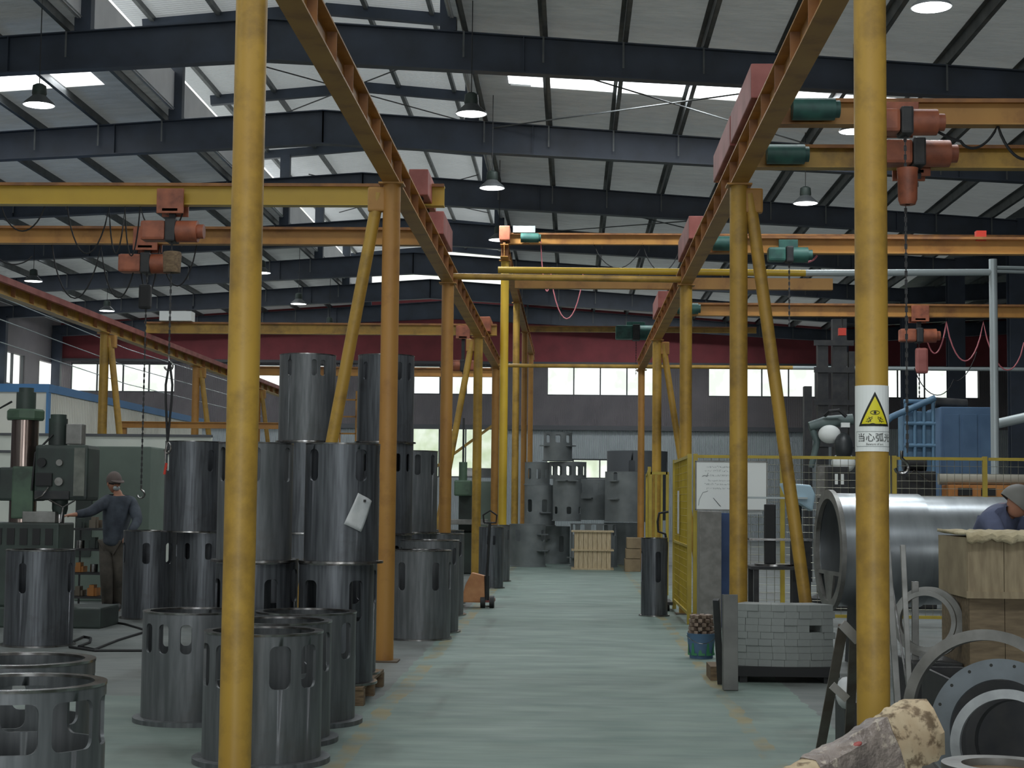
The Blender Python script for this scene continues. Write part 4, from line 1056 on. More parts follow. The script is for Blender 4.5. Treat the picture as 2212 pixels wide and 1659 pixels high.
# ------------------------------------------------------------------ big silver cylinder lying across
ax = P(1792, 1187, 14.4); az = ax.z; th = math.radians(5)
t = thing('silver_drum', 'large silver cylinder lying across, flanged open end towards the aisle', 'cylinder', (ax.x, 14.4, az), th)
RR = .475
RyM = Matrix.Rotation(PI/2, 3, 'Y')
MB().lathe([(RR, .03), (RR, 1.75), (RR-.016, 1.75), (RR-.016, .03)], n=96, closed=True, M=RyM).build('barrel', SILV, t, smooth=True)
MB().lathe([(RR+.02, .0), (RR+.02, .78), (RR, .785), (RR, 0)], n=96, closed=True, M=RyM).build('sleeve', SILV, t, smooth=True)
MB().lathe([(RR+.05, -.02), (RR+.05, .02), (RR-.03, .02), (RR-.03, -.02)], n=96, closed=True, M=RyM).build('end_flange', RINGM, t, smooth=True)
for x_ in (.28, 1.3): MB().prism([(-.42, -az), (.42, -az), (.3, -.40), (-.3, -.40)], .08, Matrix.Translation((x_, 0, 0)) @ Matrix.Rotation(PI/2, 4, 'Z')).build('cradle', DARK, t)
MB().prism([(-.17, -.22), (.17, -.22), (.05, -.5), (-.05, -.5)], .02, Matrix.Translation((-.0, 0, 0)) @ Matrix.Rotation(PI/2, 4, 'Z')).build('end_gusset', RINGM, t)
MB().box(-.005, .035, -.43, .43, -.22, -.19).build('cross_plate', RINGM, t)

# ------------------------------------------------------------------ bars and A-frame near the sign post
bars((P(1938, 1520, 9.4).x, 9.3, 0), P(1912, 1120, 9.7), .035, .035, 'long grey square tube leaning closest behind the sign post')
bars((P(1962, 1520, 9.5).x, 9.4, 0), P(1950, 1178, 9.8), .03, .03, 'long grey tube standing nearly upright beside the leaning one')
bars((P(1975, 1480, 10).x, 10, 0), P(1913, 1165, 10.1), .012, .012, 'thin bright rod leaning across between the grey tubes', RIM)
t = thing('angle_iron_frame', 'rusty angle iron A-frame leaning in front of the sign post', 'frame', (P(1800, 1500, 8.0).x, 8.0, 0))
o_ = t.location.x
top = P(1838, 1352, 8.3); 
pA, pB = F(1768, 1640), F(1832, 1620)
L_ = lambda v: Vector((v[0], v[1], v[2]))-t.location
GI = mat('grey_rusty_angle', c(112, 106, 100), .6, .3, c(92, 80, 72), 6)
MB().bar(L_(pA), L_(P(1822, 1350, 8.2)), .05, .012, (0, 1, 0)).build('leg', GI, t)
MB().bar(L_(pB), L_(P(1846, 1375, 8.2)), .05, .012, (0, 1, 0)).build('leg', GI, t)
MB().bar(L_(P(1818, 1347, 8.2)), L_(P(1854, 1384, 8.2)), .03, .05).build('top_bar', RINGM, t)
MB().bar(L_(P(1797, 1480, 8.15)), L_(P(1830, 1510, 8.15)), .02, .04).build('cross_bar', RINGM, t)
tag(MB().ell(P(1828, 1497, 9.2), (.06, .07, .09), 12, 8).build('plastic_bag', PAPER, smooth=True), 'crumpled pale plastic bag behind the A-frame', 'bag')
tag(MB().box(P(1822, 1500, 9.3).x, P(1860, 1500, 9.3).x, 9.25, 9.6, 0, P(1828, 1520, 9.2).z).build('crate_box', DARK, bevel=.01), 'dark box on the floor holding the pale plastic bag', 'box')

# ------------------------------------------------------------------ steel rings at the corner
def ring(pc_, Y, ro, ri, th_, yaw, lean, label, m=RINGM, holes=0, name='steel_ring'):
    p = P(pc_[0], pc_[1], Y)
    t = thing(name, label, 'ring', p)
    M = Matrix.Rotation(yaw, 3, 'Z') @ Matrix.Rotation(lean, 3, 'X') @ Matrix.Rotation(PI/2, 3, 'X')
    MB().lathe([(ro, -th_/2), (ro, th_/2), (ri, th_/2), (ri, -th_/2)], n=88, closed=True, M=M).build('ring_body', m, t, smooth=True)
    if holes:
        b = MB(); rm = ro-(ro-ri)*.3
        for k in range(holes):
            a = 2*PI*k/holes; cc = Vector((rm*math.cos(a), rm*math.sin(a), th_/2+.0005)); 
            b.add([M @ (cc+Vector((.008*math.cos(q*PI/5), .008*math.sin(q*PI/5), 0))) for q in range(10)], [tuple(range(10))])
        b.build('bolt_holes', INK, t)
    return t
ring((2132, 1545), 8.1, .415, .362, .05, math.radians(-30), -.12, 'largest grey steel ring leaning at the outer side of the ring heap', RINGM)
ring((2165, 1580), 7.75, .335, .24, .03, math.radians(-26), -.14, 'broad blue-grey drilled ring inside the largest one', mat('blue_grey_flange', c(112, 120, 126), .5, .4, c(96, 102, 106), 5), 18)
ring((2178, 1612), 7.4, .25, .208, .05, math.radians(-22), -.1, 'bright narrow ring at the front of the ring heap', mat('bright_ring_steel', c(168, 172, 174), .45, .5, c(140, 144, 146), 8))
ring((2190, 1600), 8.32, .25, .2, .04, math.radians(-40), -.2, 'dark ring half hidden deep inside the ring heap', DARK)
t = thing('steel_ring', 'flat grey ring lying at the very bottom edge in front of the ring heap', 'ring', (P(2150, 1659, 6.9).x, 6.8, P(2150, 1650, 6.8).z-.03))
MB().lathe([(.24, 0), (.24, .03), (.16, .03), (.16, 0)], n=64, closed=True).build('ring_body', RINGM, t, smooth=True)
tag(MB().box(P(2080, 1659, 6.8).x, P(2240, 1659, 6.8).x, 6.65, 6.95, 0, P(2150, 1650, 6.8).z-.03).build('timber_block', WOODD), 'timber block carrying the flat grey ring', 'timber')
ring((2006, 1344), 11.22, .24, .185, .06, math.radians(-24), -.05, 'grey ring standing by the wooden boxes, larger of two', RINGM)
ring((2000, 1342), 11.0, .2, .17, .04, math.radians(-24), -.05, 'thinner grey ring propped inside the one by the wooden boxes', RINGM)
q0 = P(1993, 1260, 11.0); bars((q0.x, 11.25, .0), (q0.x, 11.24, q0.z), .045, .03, 'grey upright bar holding the two rings by the boxes', RINGM)
tag(MB().box(P(1955, 1420, 11.3).x, P(2062, 1420, 11.3).x, 11.05, 11.6, 0, P(2010, 1424, 11.3).z).build('iron_block', DARK, bevel=.01), 'dark iron block carrying the two standing rings', 'block')

# ------------------------------------------------------------------ wooden boxes with a cloth
Xb0 = P(2086, 1200, 10.9).x
def wbox(x0, x1, y0, y1, z0, z1, label, m, nb=4):
    t = thing('wooden_box', label, 'box', ((x0+x1)/2, (y0+y1)/2, z0)); L, D, H = (x1-x0)/2, (y1-y0)/2, z1-z0
    for i in range(nb):
        a = -L+2*L*i/nb; MB().box(a+.002, a+2*L/nb-.002, -D, -D+.02, 0, H).build('front_board', m, t)
    MB().box(-L, L, -D+.02, D, 0, H-.004).build('carcass', m, t)
    MB().box(-L-.012, L+.012, -D-.015, -D, 0, .045).build('batten', m, t)
    return t
zc_ = P(2140, 1292, 10.9).z; zt_ = P(2140, 1160, 10.9).z
wbox(Xb0+.02, Xb0+.95, 10.9, 11.7, 0, zc_, 'lower dark wooden box behind the ring heap', mat('dark_timber', c(130, 114, 90), .75, 0, c(106, 92, 72), 6, (1, 6, 6)))
wbox(Xb0, Xb0+.95, 10.85, 11.7, zc_, zt_, 'upper wooden box draped with a cream cloth', mat('beige_box_board', c(160, 146, 118), .8, 0, c(136, 122, 98), 5, (6, 1, 1)))
b = MB(); nx, ny = 30, 8; vs = []
for i in range(nx+1):
    for j in range(ny+1):
        x_ = Xb0-.015+i*.98/nx; 
        if j < 3: y_, z_ = 10.80-.004*j, zt_+.035-(3-j)*.022-.012*math.sin(i*.9)*(3-j)/3-.01*math.sin(i*2.3)
        else: y_, z_ = 10.81+(j-3)*.17, zt_+.035+.008*math.sin(i*1.7+j)
        vs.append((x_, y_, z_))
b.add(vs, [(i*(ny+1)+j, (i+1)*(ny+1)+j, (i+1)*(ny+1)+j+1, i*(ny+1)+j+1) for i in range(nx) for j in range(ny)])
cl = b.build('cloth', mat('cream_cloth', c(204, 192, 160), .9, 0, c(180, 166, 134), 6, bump=.6, bscale=12), smooth=True); tag(cl, 'cream padded cloth draped over the top of the upper wooden box', 'cloth')
md = cl.modifiers.new('s', 'SOLIDIFY'); md.thickness = .02; md.offset = 1

# ------------------------------------------------------------------ cardboard bundle in the foreground
A0, B0 = P(1660, 1735, 6.35), P(1990, 1572, 6.75)
d = (B0-A0); L = d.length; d.normalize(); side = d.cross(Vector((0, 0, 1))).normalized(); upv = side.cross(d)
def bundle(u0, u1, name, m, parent, grow=0.0):
    b = MB(); n = max(6, int((u1-u0)*60))
    prof0 = [(-.075, -.085), (-.083, -.03), (-.08, .03), (-.055, .075), (-.01, .098), (.05, .102), (.08, .07), (.09, .0), (.078, -.08), (0, -.095)]
    K = len(prof0)
    for i in range(n+1):
        u = u0+(u1-u0)*i/n; tp = .84+.5*u
        for k, (a, h) in enumerate(prof0):
            cr_ = .004*math.sin(u*41+k*2.1)*math.sin(u*17+k)+.0025*math.sin(u*93+k*3.3)+.008*math.sin(u*9+k*1.7)
            rad_ = 1+cr_/.1
            b.v.append(A0+d*(u*L+(.012*math.sin(k*2.7) if i in (0, n) else 0))+side*((a+math.copysign(grow, a))*tp*rad_)+upv*((h+math.copysign(grow, h))*tp*rad_))
    for i in range(n):
        for k in range(K): b.f.append((i*K+k, i*K+(k+1) % K, (i+1)*K+(k+1) % K, (i+1)*K+k)); b.mi.append(0)
    b.f += [tuple(reversed(range(K))), tuple(n*K+k for k in range(K))]; b.mi += [0, 0]
    return b.build(name, m, parent, world=True, smooth=True)
t = thing('cardboard_bundle', 'long stained cardboard bundle wrapped in brown tape, lying in the corner', 'package', A0)
bundle(0, 1.0, 'carton_body', CARD, t)
bundle(.27, .73, 'tape_wrap', CARDT, t, .004)
rp_ = A0+d*(L*.5)
mm = A0+d*(L*.50)+side*(.072*1.09)+upv*(.082*1.09)
MB().ell(mm, (.03, .02, .012), 12, 8, Matrix.Rotation(-.45, 3, 'Y')).build('red_mark', mat('faded_red_print', c(168, 88, 84), .6), t, world=True)
ub = A0+d*(L*.85)
tag(MB().box(ub.x-.1, ub.x+.1, ub.y-.05, ub.y+.25, 0, ub.z-.13).build('support_box', WOODD, bevel=.01), 'timber box holding up the cardboard bundle', 'box')

# ------------------------------------------------------------------ welding bay background
t = thing('welding_robot', 'white and grey-green welding robot behind the wire fence', 'robot', (P(1795, 1010, 23).x, 23, 0))
bx = t.location.x
def LP3(px, py, Y): v = P(px, py, Y)-t.location; return v
GG = mat('robot_grey_green', c(96, 112, 110), .5, 0, c(78, 92, 92), 4)
MB().lathe([(0, 0), (.3, 0), (.3, .1), (.2, .16), (.19, 1.5), (0, 1.5)], n=28).build('pedestal', DARK, t, smooth=True)
MB().path([LP3(1752, 1010, 23), LP3(1765, 955, 23), LP3(1752, 920, 23)], [.04, .05, .045], 12).build('forearm', GG, t, smooth=True)
MB().path([LP3(1748, 922, 23), LP3(1785, 912, 23), LP3(1842, 906, 23)], [.07, .09, .08], 14).build('upper_arm', GG, t, smooth=True)
MB().ell(LP3(1792, 938, 22.9), (.16, .12, .13), 18, 12).build('shoulder_cover', WHITE, t, smooth=True)
MB().ell(LP3(1822, 965, 22.8), (.13, .12, .2), 18, 12).build('motor_cover', mat('black_cover', c(50, 54, 56), .4), t, smooth=True)
MB().ell(LP3(1822, 1000, 22.85), (.17, .12, .14), 18, 12).build('lower_cover', WHITE, t, smooth=True)
MB().path([LP3(1782, 898, 22.9), LP3(1792, 888, 22.8), LP3(1812, 886, 22.8), LP3(1828, 900, 22.8)], .025, 8).build('hose', BLACK, t, smooth=True)
MB().box(*[v for a_, b_ in ((LP3(1812, 0, 22.85).x, LP3(1830, 0, 22.85).x), (-.22, -.16), (LP3(1820, 923, 22.8).z, LP3(1820, 913, 22.8).z)) for v in (a_, b_)]).build('label_plate', WHITE, t)
t = thing('press_column', 'tall dark machine mast behind the welding robot', 'machine', (P(1790, 1000, 30).x, 30, 0))
for (px_, w_, y0_) in ((1744, 16, 835), (1776, 22, 740), (1812, 30, 690), (1838, 12, 760)):
    v = P(px_, y0_, 30); MB().box(v.x-t.location.x-w_*.0043, v.x-t.location.x+w_*.0043, -.1, .1, 0, v.z).build('mast', DARK, t)
for yy_ in (742, 800, 870, 960): z = P(1790, yy_, 30).z; MB().box(-.28, .45, -.13, -.1, z-.05, z+.05).build('cross_member', DARK, t)
# blue machine
t = thing('blue_machine', 'large blue cabinet machine beyond the wire fence', 'machine', (P(2068, 1000, 27).x, 27, 0))
x0, x1 = P(2012, 0, 27).x-t.location.x, P(2128, 0, 27).x-t.location.x; zt_ = P(2068, 882, 27).z
MB().box(x0, x1, -.4, .6, 0, zt_).build('cabinet', BLUEM, t, bevel=.02)
for k in range(3): MB().box(x0+.06+k*.29, x0+.3+k*.29, -.415, -.4, .6, zt_-.12).build('door_panel', BLUEM, t, bevel=.006)
MB().tube((x0-.02, -.1, zt_+.09), (x0+.5, -.1, zt_+.06), .085, n=18).build('top_motor', DARK, t, smooth=True)
t = thing('pipe_frame_machine', 'paler blue pipe frame machine standing against the blue cabinet', 'machine', (P(1977, 1000, 26).x, 26, 0))
x0, x1 = P(1944, 0, 26).x-t.location.x, P(2010, 0, 26).x-t.location.x; zt_ = P(1977, 868, 26).z
BL2 = mat('pale_blue_paint', c(104, 140, 168), .5, 0, c(84, 118, 148), 4)
MB().box(x0, x1, 0, .4, 0, zt_-.15).build('body', BL2, t, bevel=.02)
for k in range(4): x_ = x0+.03+k*(x1-x0-.06)/3; MB().tube((x_, -.08, .2), (x_, -.08, zt_), .03, n=12).build('vertical_pipe', BL2, t, smooth=True)
for z in (zt_, zt_-.35, zt_-.7): MB().tube((x0, -.08, z), (x1, -.08, z), .035, n=12).build('cross_pipe', BL2, t, smooth=True)
MB().path([(x0-.4, -.1, zt_-.45), (x0-.2, -.1, zt_-.25), (x1, -.1, zt_+.06)], .05, 12).build('arm', BL2, t, smooth=True)
# orange roller bed and pale pipe
oy = 21.5
t = thing('roller_bed', 'orange steel roller bed behind the fence carrying a pale pipe', 'machine', (P(2120, 1060, oy).x, oy, 0))
x0, x1 = P(2036, 0, oy).x-t.location.x, P(2260, 0, oy).x-t.location.x; zt_ = P(2120, 1048, oy).z
MB().box(x0, x1, -.1, .3, zt_-.17, zt_).build('beam', ORG if False else mat('orange_machine_paint', c(200, 136, 72), .5, 0, c(176, 114, 60), 4), t, bevel=.01)
for x_ in (x0+.05, x1-.15): MB().box(x_, x_+.12, -.05, .25, 0, zt_-.17).build('leg', DARK, t)
for k in range(4): MB().box(x0+.12+k*.3, x0+.3+k*.3, -.13, -.1, zt_-.14, zt_-.04).build('clamp', BLACK, t)
tag(MB().tube((P(2030, 1034, oy).x, oy+.08, zt_+.075), (P(2250, 1034, oy).x, oy+.08, zt_+.075), .074, n=28).build('pale_pipe', mat('pale_dusty_pipe', c(170, 166, 152), .6, 0, c(150, 146, 134), 3), smooth=True), 'long pale dusty pipe lying on the orange roller bed', 'pipe')
tag(MB().tube(P(2155, 915, 25), P(2290, 885, 24.4), .075, n=24).build('duct', PIPEW, smooth=True), 'pale grey duct rising beyond the white pipe post', 'duct')
t = thing('wire_feeder', 'dark wire feeder machine behind the fence near the sign post', 'machine', (P(1985, 1030, 22).x, 22.6, 0))
x0, x1 = P(1948, 0, 22).x-t.location.x, P(2028, 0, 22).x-t.location.x; zt_ = P(1985, 1000, 22).z
MB().box(x0, x1, -.2, .2, 0, zt_-.1).build('cabinet', DARK, t, bevel=.02)
MB().tube((x0+.1, 0, zt_), (x1-.1, 0, zt_), .1, n=20).build('wire_spool', BLACK, t, smooth=True)
MB().path([(x0+.1, -.2, zt_-.2), (0, -.3, zt_-.1), (x1-.1, -.25, zt_-.25)], .015, 8).build('cable', RIM, t, smooth=True)
t = thing('control_cabinet', 'grey-beige control cabinet with paper labels behind the fence', 'cabinet', (P(1838, 1040, 22.5).x, 22.5, 0))
MB().box(-.15, .15, -.1, .3, 0, P(1838, 1000, 22.5).z).build('body', CONC, t, bevel=.01)
t.location.y = 24.4
t = thing('dark_cabinet', 'dark electrical cabinet with white labels behind the robot fence', 'cabinet', (P(1800, 1050, 22.2).x, 22.0, 0))
z = P(1800, 1008, 22).z; MB().box(-.12, .16, -.12, .2, 0, z).build('body', DARK, t, bevel=.01)
for dx in (-.03, .05): MB().box(dx, dx+.04, -.124, -.12, z-.24, z-.1).build('label_plate', WHITE, t)

# ------------------------------------------------------------------ cream panel room and low partition
cx0 = -9.05
t = thing('panel_room', 'cream panel room with light blue roof trim by the side wall', 'room', (cx0-2, 31.3, 0))
zr_ = P(80, 847, 27.6).z
MB().box(-2.5, 2, -3.7, 8, 0, zr_).build('panels', CREAM, t)
MB().box(-2.52, 2.03, -3.73, 8.02, zr_, zr_+.14).build('roof_trim', BLUET, t)
MB().box(1.98, 2.02, -3.73, -3.6, 0, zr_).build('corner_trim', BLUET, t)
t = thing('low_partition', 'pale green partition with dark rails behind the drilling machines', 'partition', (P(215, 1000, 26).x, 26, 0))
x0, x1 = P(-40, 0, 26).x-t.location.x, P(480, 0, 26).x-t.location.x; zt_ = P(240, 940, 26).z
MB().box(x0, x1, 0, .06, 0, zt_).build('panels', mat('pale_cream_panel', c(214, 218, 208), .6, 0, c(200, 206, 198), 1.5), t)
for z in (zt_, zt_-.28, zt_-.62): MB().box(x0, x1, -.02, .08, z-.02, z+.02).build('rail', GIRT, t)
# pale machine enclosure
t = thing('machine_enclosure', 'grey-green machine enclosure standing behind the person', 'machine', (P(255, 1000, 22).x, 22, 0))
zt_ = P(255, 965, 22).z; MB().box(-.5, .5, -.2, .6, 0, zt_).build('body', PALE, t, bevel=.02); MB().box(-.5, -.28, -.22, -.2, .6, zt_-.1).build('dark_window', GREEND, t)

# ------------------------------------------------------------------ drilling machines
def drill(px, Y, label, s=1.0, head=True):
    t = thing('radial_drill', label, 'drilling machine', (P(px, 1100, Y).x, Y, 0))
    zq = lambda y_: P(px, y_, Y).z
    xq = lambda x_: P(x_, 1000, Y).x-t.location.x
    MB().box(-.25, 1.0*s, -.35, .35, 0, .22).build('base', GREEND, t, bevel=.02)
    MB().tube((0, 0, .22), (0, 0, zq(905)), .145, n=36).build('column', CHROME, t, smooth=True)
    MB().lathe([(0, 0), (.2, 0), (.21, .02), (.21, .1), (.19, .12), (0, .12)], 0, 0, zq(908), 8).build('cap', GREEN, t)
    MB().tube((0, 0, zq(885)), (0, 0, zq(848)), .105, n=24).build('lift_motor', GREEND, t, smooth=True)
    MB().tube((0, 0, zq(848)), (0, 0, zq(838)), .08, n=24).build('motor_cap', GREEND, t, smooth=True)
    MB().box(-.21, .19, -.22, .22, zq(1082), zq(1010)).build('arm_sleeve', GREEND, t, bevel=.03)
    MB().box(-.05, .19, -.24, -.2, zq(1120), zq(1008)).build('arm_panel', GREEN, t, bevel=.02)
    MB().box(.15, xq(196), -.12, .12, zq(1060), zq(1015)).build('radial_arm', GREEND, t, bevel=.02)
    MB().box(xq(95), xq(208), -.32, .16, zq(1080), zq(962)).build('drill_head', GREEND, t, bevel=.04)
    dh = t.children[-1]; MB().box(xq(180), xq(203), -.335, -.32, zq(1070), zq(968)).build('name_plate', mat('dull_plate', c(120, 124, 116), .6, 0, c(96, 100, 94), 8), dh)
    b = MB(); b.tube((xq(130), -.1, zq(962)), (xq(130), -.1, zq(905)), .1, n=24); b.tube((xq(130), -.1, zq(905)), (xq(130), -.1, zq(896)), .085, n=24); b.build('head_motor', GREEND, dh, smooth=True)
    MB().box(xq(150), xq(184), -.16, .0, zq(960), zq(916)).build('junction_box', RINGM, dh, bevel=.01)
    for k, (dx_, dz_, rr_) in enumerate(((112, 1000, .05), (150, 1000, .035), (150, 1040, .045))): MB().tube((xq(dx_), -.36, zq(dz_)), (xq(dx_), -.32, zq(dz_)), rr_, n=18).build('dial', RINGM if k else BLACK, dh, smooth=True)
    MB().box(xq(98), xq(172), -.345, -.32, zq(1078), zq(1060)).build('lower_cover', DARK, dh, bevel=.008)
    MB().box(xq(100), xq(135), -.35, -.32, zq(1050), zq(1022)).build('switch_panel', BLACK, dh, bevel=.006)
    MB().path([(xq(128), -.34, zq(1052)), (xq(120), -.44, zq(1072)), (xq(108), -.46, zq(1078))], .009, 8).build('lever', RIM, dh, smooth=True)
    MB().lathe([(.0, -.1), (.07, -.1), (.085, -.04), (.085, .1), (0, .1)], xq(140), -.12, zq(1090), 20).build('quill_housing', GREEND, dh, smooth=True)
    MB().tube((xq(140), -.12, zq(1130)), (xq(140), -.12, zq(1080)), .05, n=18).build('spindle', RIM, t, smooth=True)
    MB().path([(xq(35), -.2, zq(870)), (xq(0), -.2, zq(890)), (xq(6), -.2, zq(960)), (xq(10), -.25, zq(1080))], .012, 8).build('cable', BLACK, t, smooth=True)
    MB().path([(xq(125), -.2, zq(940)), (xq(95), -.3, zq(980)), (xq(90), -.3, zq(1060))], .012, 8).build('cable', BLACK, t, smooth=True)
    for a in range(3): MB().path([(xq(160), -.34, zq(1095)), (xq(160)+.16*math.cos(a*2.1+.5), -.4, zq(1095)+.16*math.sin(a*2.1+.5))], .01, 8).build('feed_handle', RIM, dh, smooth=True)
    MB().box(xq(-10), xq(150), -.3, .25, .22, zq(1128)).build('work_table', GREEND, t, bevel=.02)
    b = MB()
    for k in range(5): b.box(xq(14+k*27), xq(30+k*27), -.31, -.3, zq(1175), zq(1140))
    b.build('table_slots', BLACK, t)
    MB().box(xq(70), xq(140), -.28, .0, zq(1128), zq(1104)).build('vice', RINGM, t, bevel=.01)
    return t
drill(49, 17.6, 'green radial drilling machine with polished column beside the person')
# scrap and tool rack between drill and cylinder
t = thing('tool_rack', 'cluttered low iron rack with tooling at the feet of the person', 'rack', (P(190, 1250, 20.3).x, 20.6, 0))
for z in (.12, .42, .72, .98): MB().box(-.28, .28, -.2, .2, z, z+.025).build('shelf', DARK, t)
for sx in (-.27, .25):
    for sy in (-.2, .18): MB().box(sx, sx+.02, sy, sy+.02, 0, 1.05).build('upright', DARK, t)
rnd = random.Random(9)
cols_ = [mat('oily_cast_part', c(112, 104, 92), .5, .4), mat('orange_tool', c(180, 120, 60), .5), RIM, GREEND]
names_ = (('machine_vice', 'oily cast vice'), ('tool_box', 'faded orange tool box'), ('steel_bush', 'bright steel bush'), ('gear_block', 'dark green gear block'))
for i, (zz2, where) in enumerate(((.15, 'bottom'), (.45, 'second'), (.75, 'third'), (1.01, 'top'))):
    for k in range(3):
        j = (i+k) % 4; x_ = t.location.x-.18+k*.18
        if j == 2: b = MB().tube((x_, 20.55, zz2), (x_, 20.55, zz2+.1), .05, n=18)
        else: b = MB().box(x_-.06, x_+.06, 20.48, 20.66, zz2, zz2+.07+.03*k).box(x_-.03, x_+.03, 20.46, 20.6, zz2+.0, zz2+.12+.02*k)
        tag(b.build(names_[j][0], cols_[j], smooth=(j == 2)), '%s on the %s shelf of the rack by the person' % (names_[j][1], where), 'tool')

# white cabinet with a warning label seen between the stacks
t = thing('white_cabinet', 'white cabinet with a yellow triangle label glimpsed between the stacks', 'cabinet', (P(645, 1100, 23).x, 23, 0))
z0_, z1_ = P(645, 1128, 23).z, P(645, 1030, 23).z
MB().box(-.14, .14, -.1, .3, 0, z0_).build('green_base', GREEN, t); MB().box(-.14, .14, -.1, .3, z0_, z1_).build('body', WHITE, t)
zc_ = P(645, 1052, 23).z
MB().prism([(-.085, -.06), (.085, -.06), (0, .09)], .004, Matrix.Translation((0, -.103, zc_))).build('triangle_border', INK, t)
MB().prism([(-.068, -.05), (.068, -.05), (0, .07)], .004, Matrix.Translation((0, -.106, zc_))).build('triangle_field', SIGNY, t)
MB().box(-.005, .005, -.112, -.108, zc_-.015, zc_+.03).box(-.005, .005, -.112, -.108, zc_-.035, zc_-.024).build('exclamation_mark', INK, t)
b = MB()
vs, fs = textmesh('当心触电', .05); b.add([(v.x, -.103, v.y+zc_-.11) for v in vs], fs); b.build('lettering', BLUE, t)
# small green mill glimpsed past the oily post
t = thing('milling_machine', 'small green milling machine between the posts, before the bright doorway', 'machine', (P(1000, 1100, 31).x, 31.5, 0))
MB().box(-.3, .3, -.2, .4, 0, .8).build('base', GREEND, t, bevel=.03); MB().box(-.12, .2, 0, .4, .8, 1.75).build('column', GREEND, t, bevel=.03)
MB().box(-.18, .14, -.45, .35, 1.5, 1.8).build('head', GREEN, t, bevel=.03); MB().tube((-.02, -.3, 1.8), (-.02, -.3, 2.15), .08, n=16).build('motor', GREEN, t, smooth=True)
MB().tube((-.02, -.3, 2.15), (-.02, -.3, 3.0), .02, n=8).build('drawbar', DARK, t); MB().box(-.45, .45, -.4, .1, .95, 1.05).build('table', RINGM, t, bevel=.01)
t = thing('cream_cabinet', 'pale cabinet glimpsed between the third and fourth yellow posts', 'cabinet', (P(1048, 1100, 34).x, 34.5, 0)); MB().box(-.18, .12, -.1, .4, 0, P(1048, 1040, 34.5).z).build('body', PALE, t, bevel=.01)
# yellow jib beam and yellow rack near the back
q0, q1 = P(255, 918, 30.5), P(640, 922, 30.5)
t = thing('jib_beam', 'low yellow jib beam crossing behind the far braced post', 'beam', ((q0.x+q1.x)/2, 30.5, 0)); hl = (q1.x-q0.x)/2
MB().ibeam((-hl, 0, q0.z-.05), (hl, 0, q0.z-.05), .12, .12).build('i_beam', YELD, t)
for x_ in (-hl+.1, hl-.1): MB().box(x_-.05, x_+.05, .0, .1, 0, q0.z-.05).build('leg', YELD, t)
t = thing('yellow_rack', 'yellow ladder rack far behind the tall cylinder stacks', 'rack', (P(752, 900, 40).x, 40, 0))
for sx in (-.2, .2): MB().box(sx-.02, sx+.02, -.02, .02, 0, 4.1).build('upright', YELD, t)
for k in range(9): MB().box(-.2, .2, -.02, .02, .5+k*.42, .54+k*.42).build('rung', YELD, t)
tag(MB().bar(P(693, 1190, 44), P(1070, 915, 44), .07, .07).build('diagonal_strut', YEL), 'thin yellow strut slanting across the bright doorway', 'strut')
t = thing('outdoor_vehicle', 'dark vehicle parked outside the bright doorway', 'vehicle', (P(1035, 1010, 66).x, 67, 2.0)); 
t.location.z = 0
MB().box(-.8, .8, -1, 2.4, .4, P(1035, 1012, 67).z).build('body', DARK, t, bevel=.08)
for sx in (-.7, .6):
    MB().tube((sx, -.6, .4), (sx+.15, -.6, .4), .4, n=20).build('wheel', BLACK, t, smooth=True)
# sling hanging from the left hoist and floor cables
p = P(366, 800, 16.9)
t = thing('lifting_sling', 'black webbing sling hanging from the hoist hook beside the black cylinder', 'sling', (p.x, 16.9, 0))
b = MB(); za, zb = P(366, 955, 16.9).z, 2.84
for s in (-1, 1): b.path([(0, 0, zb), (s*.035, 0, zb-.25), (s*.03, 0, (za+zb)/2), (0, 0, za)], .013, 8)
b.build('webbing', BLACK, t, smooth=True)
b = MB(); pts = [(.035*math.cos(a), 0, za-.06+.06*math.sin(a)) for a in [PI/2-i*PI*1.4/9 for i in range(10)]]; b.path(pts, .011, 8); b.path([(0, 0, za), (-.02, 0, za-.1), (-.01, -.02, za-.3)], .012, 8)
b.build('shackle', RIM, t, smooth=True)
MB().path([(.0, -.02, za-.22), (-.02, -.02, za-.34)], .014, 8).build('red_tag', REDC, t, smooth=True)
def fcable(pts, label, r_=.012):
    tag(MB().path([(*F(x_, y_).xy, r_) for x_, y_ in pts], r_, 8).build('floor_cable', BLACK, smooth=True), label, 'cable')
fcable([(150, 1392), (180, 1378), (196, 1381), (194, 1390), (170, 1399), (203, 1406), (255, 1385), (310, 1368)], 'looped black cable on the floor beside the lone dark cylinder')
fcable([(150, 1400), (205, 1408), (312, 1408)], 'straight black cable running on the floor towards the slotted cylinder')
fcable([(150, 1358), (230, 1345), (270, 1350), (310, 1362)], 'thin cable lying along the floor edge before the person')

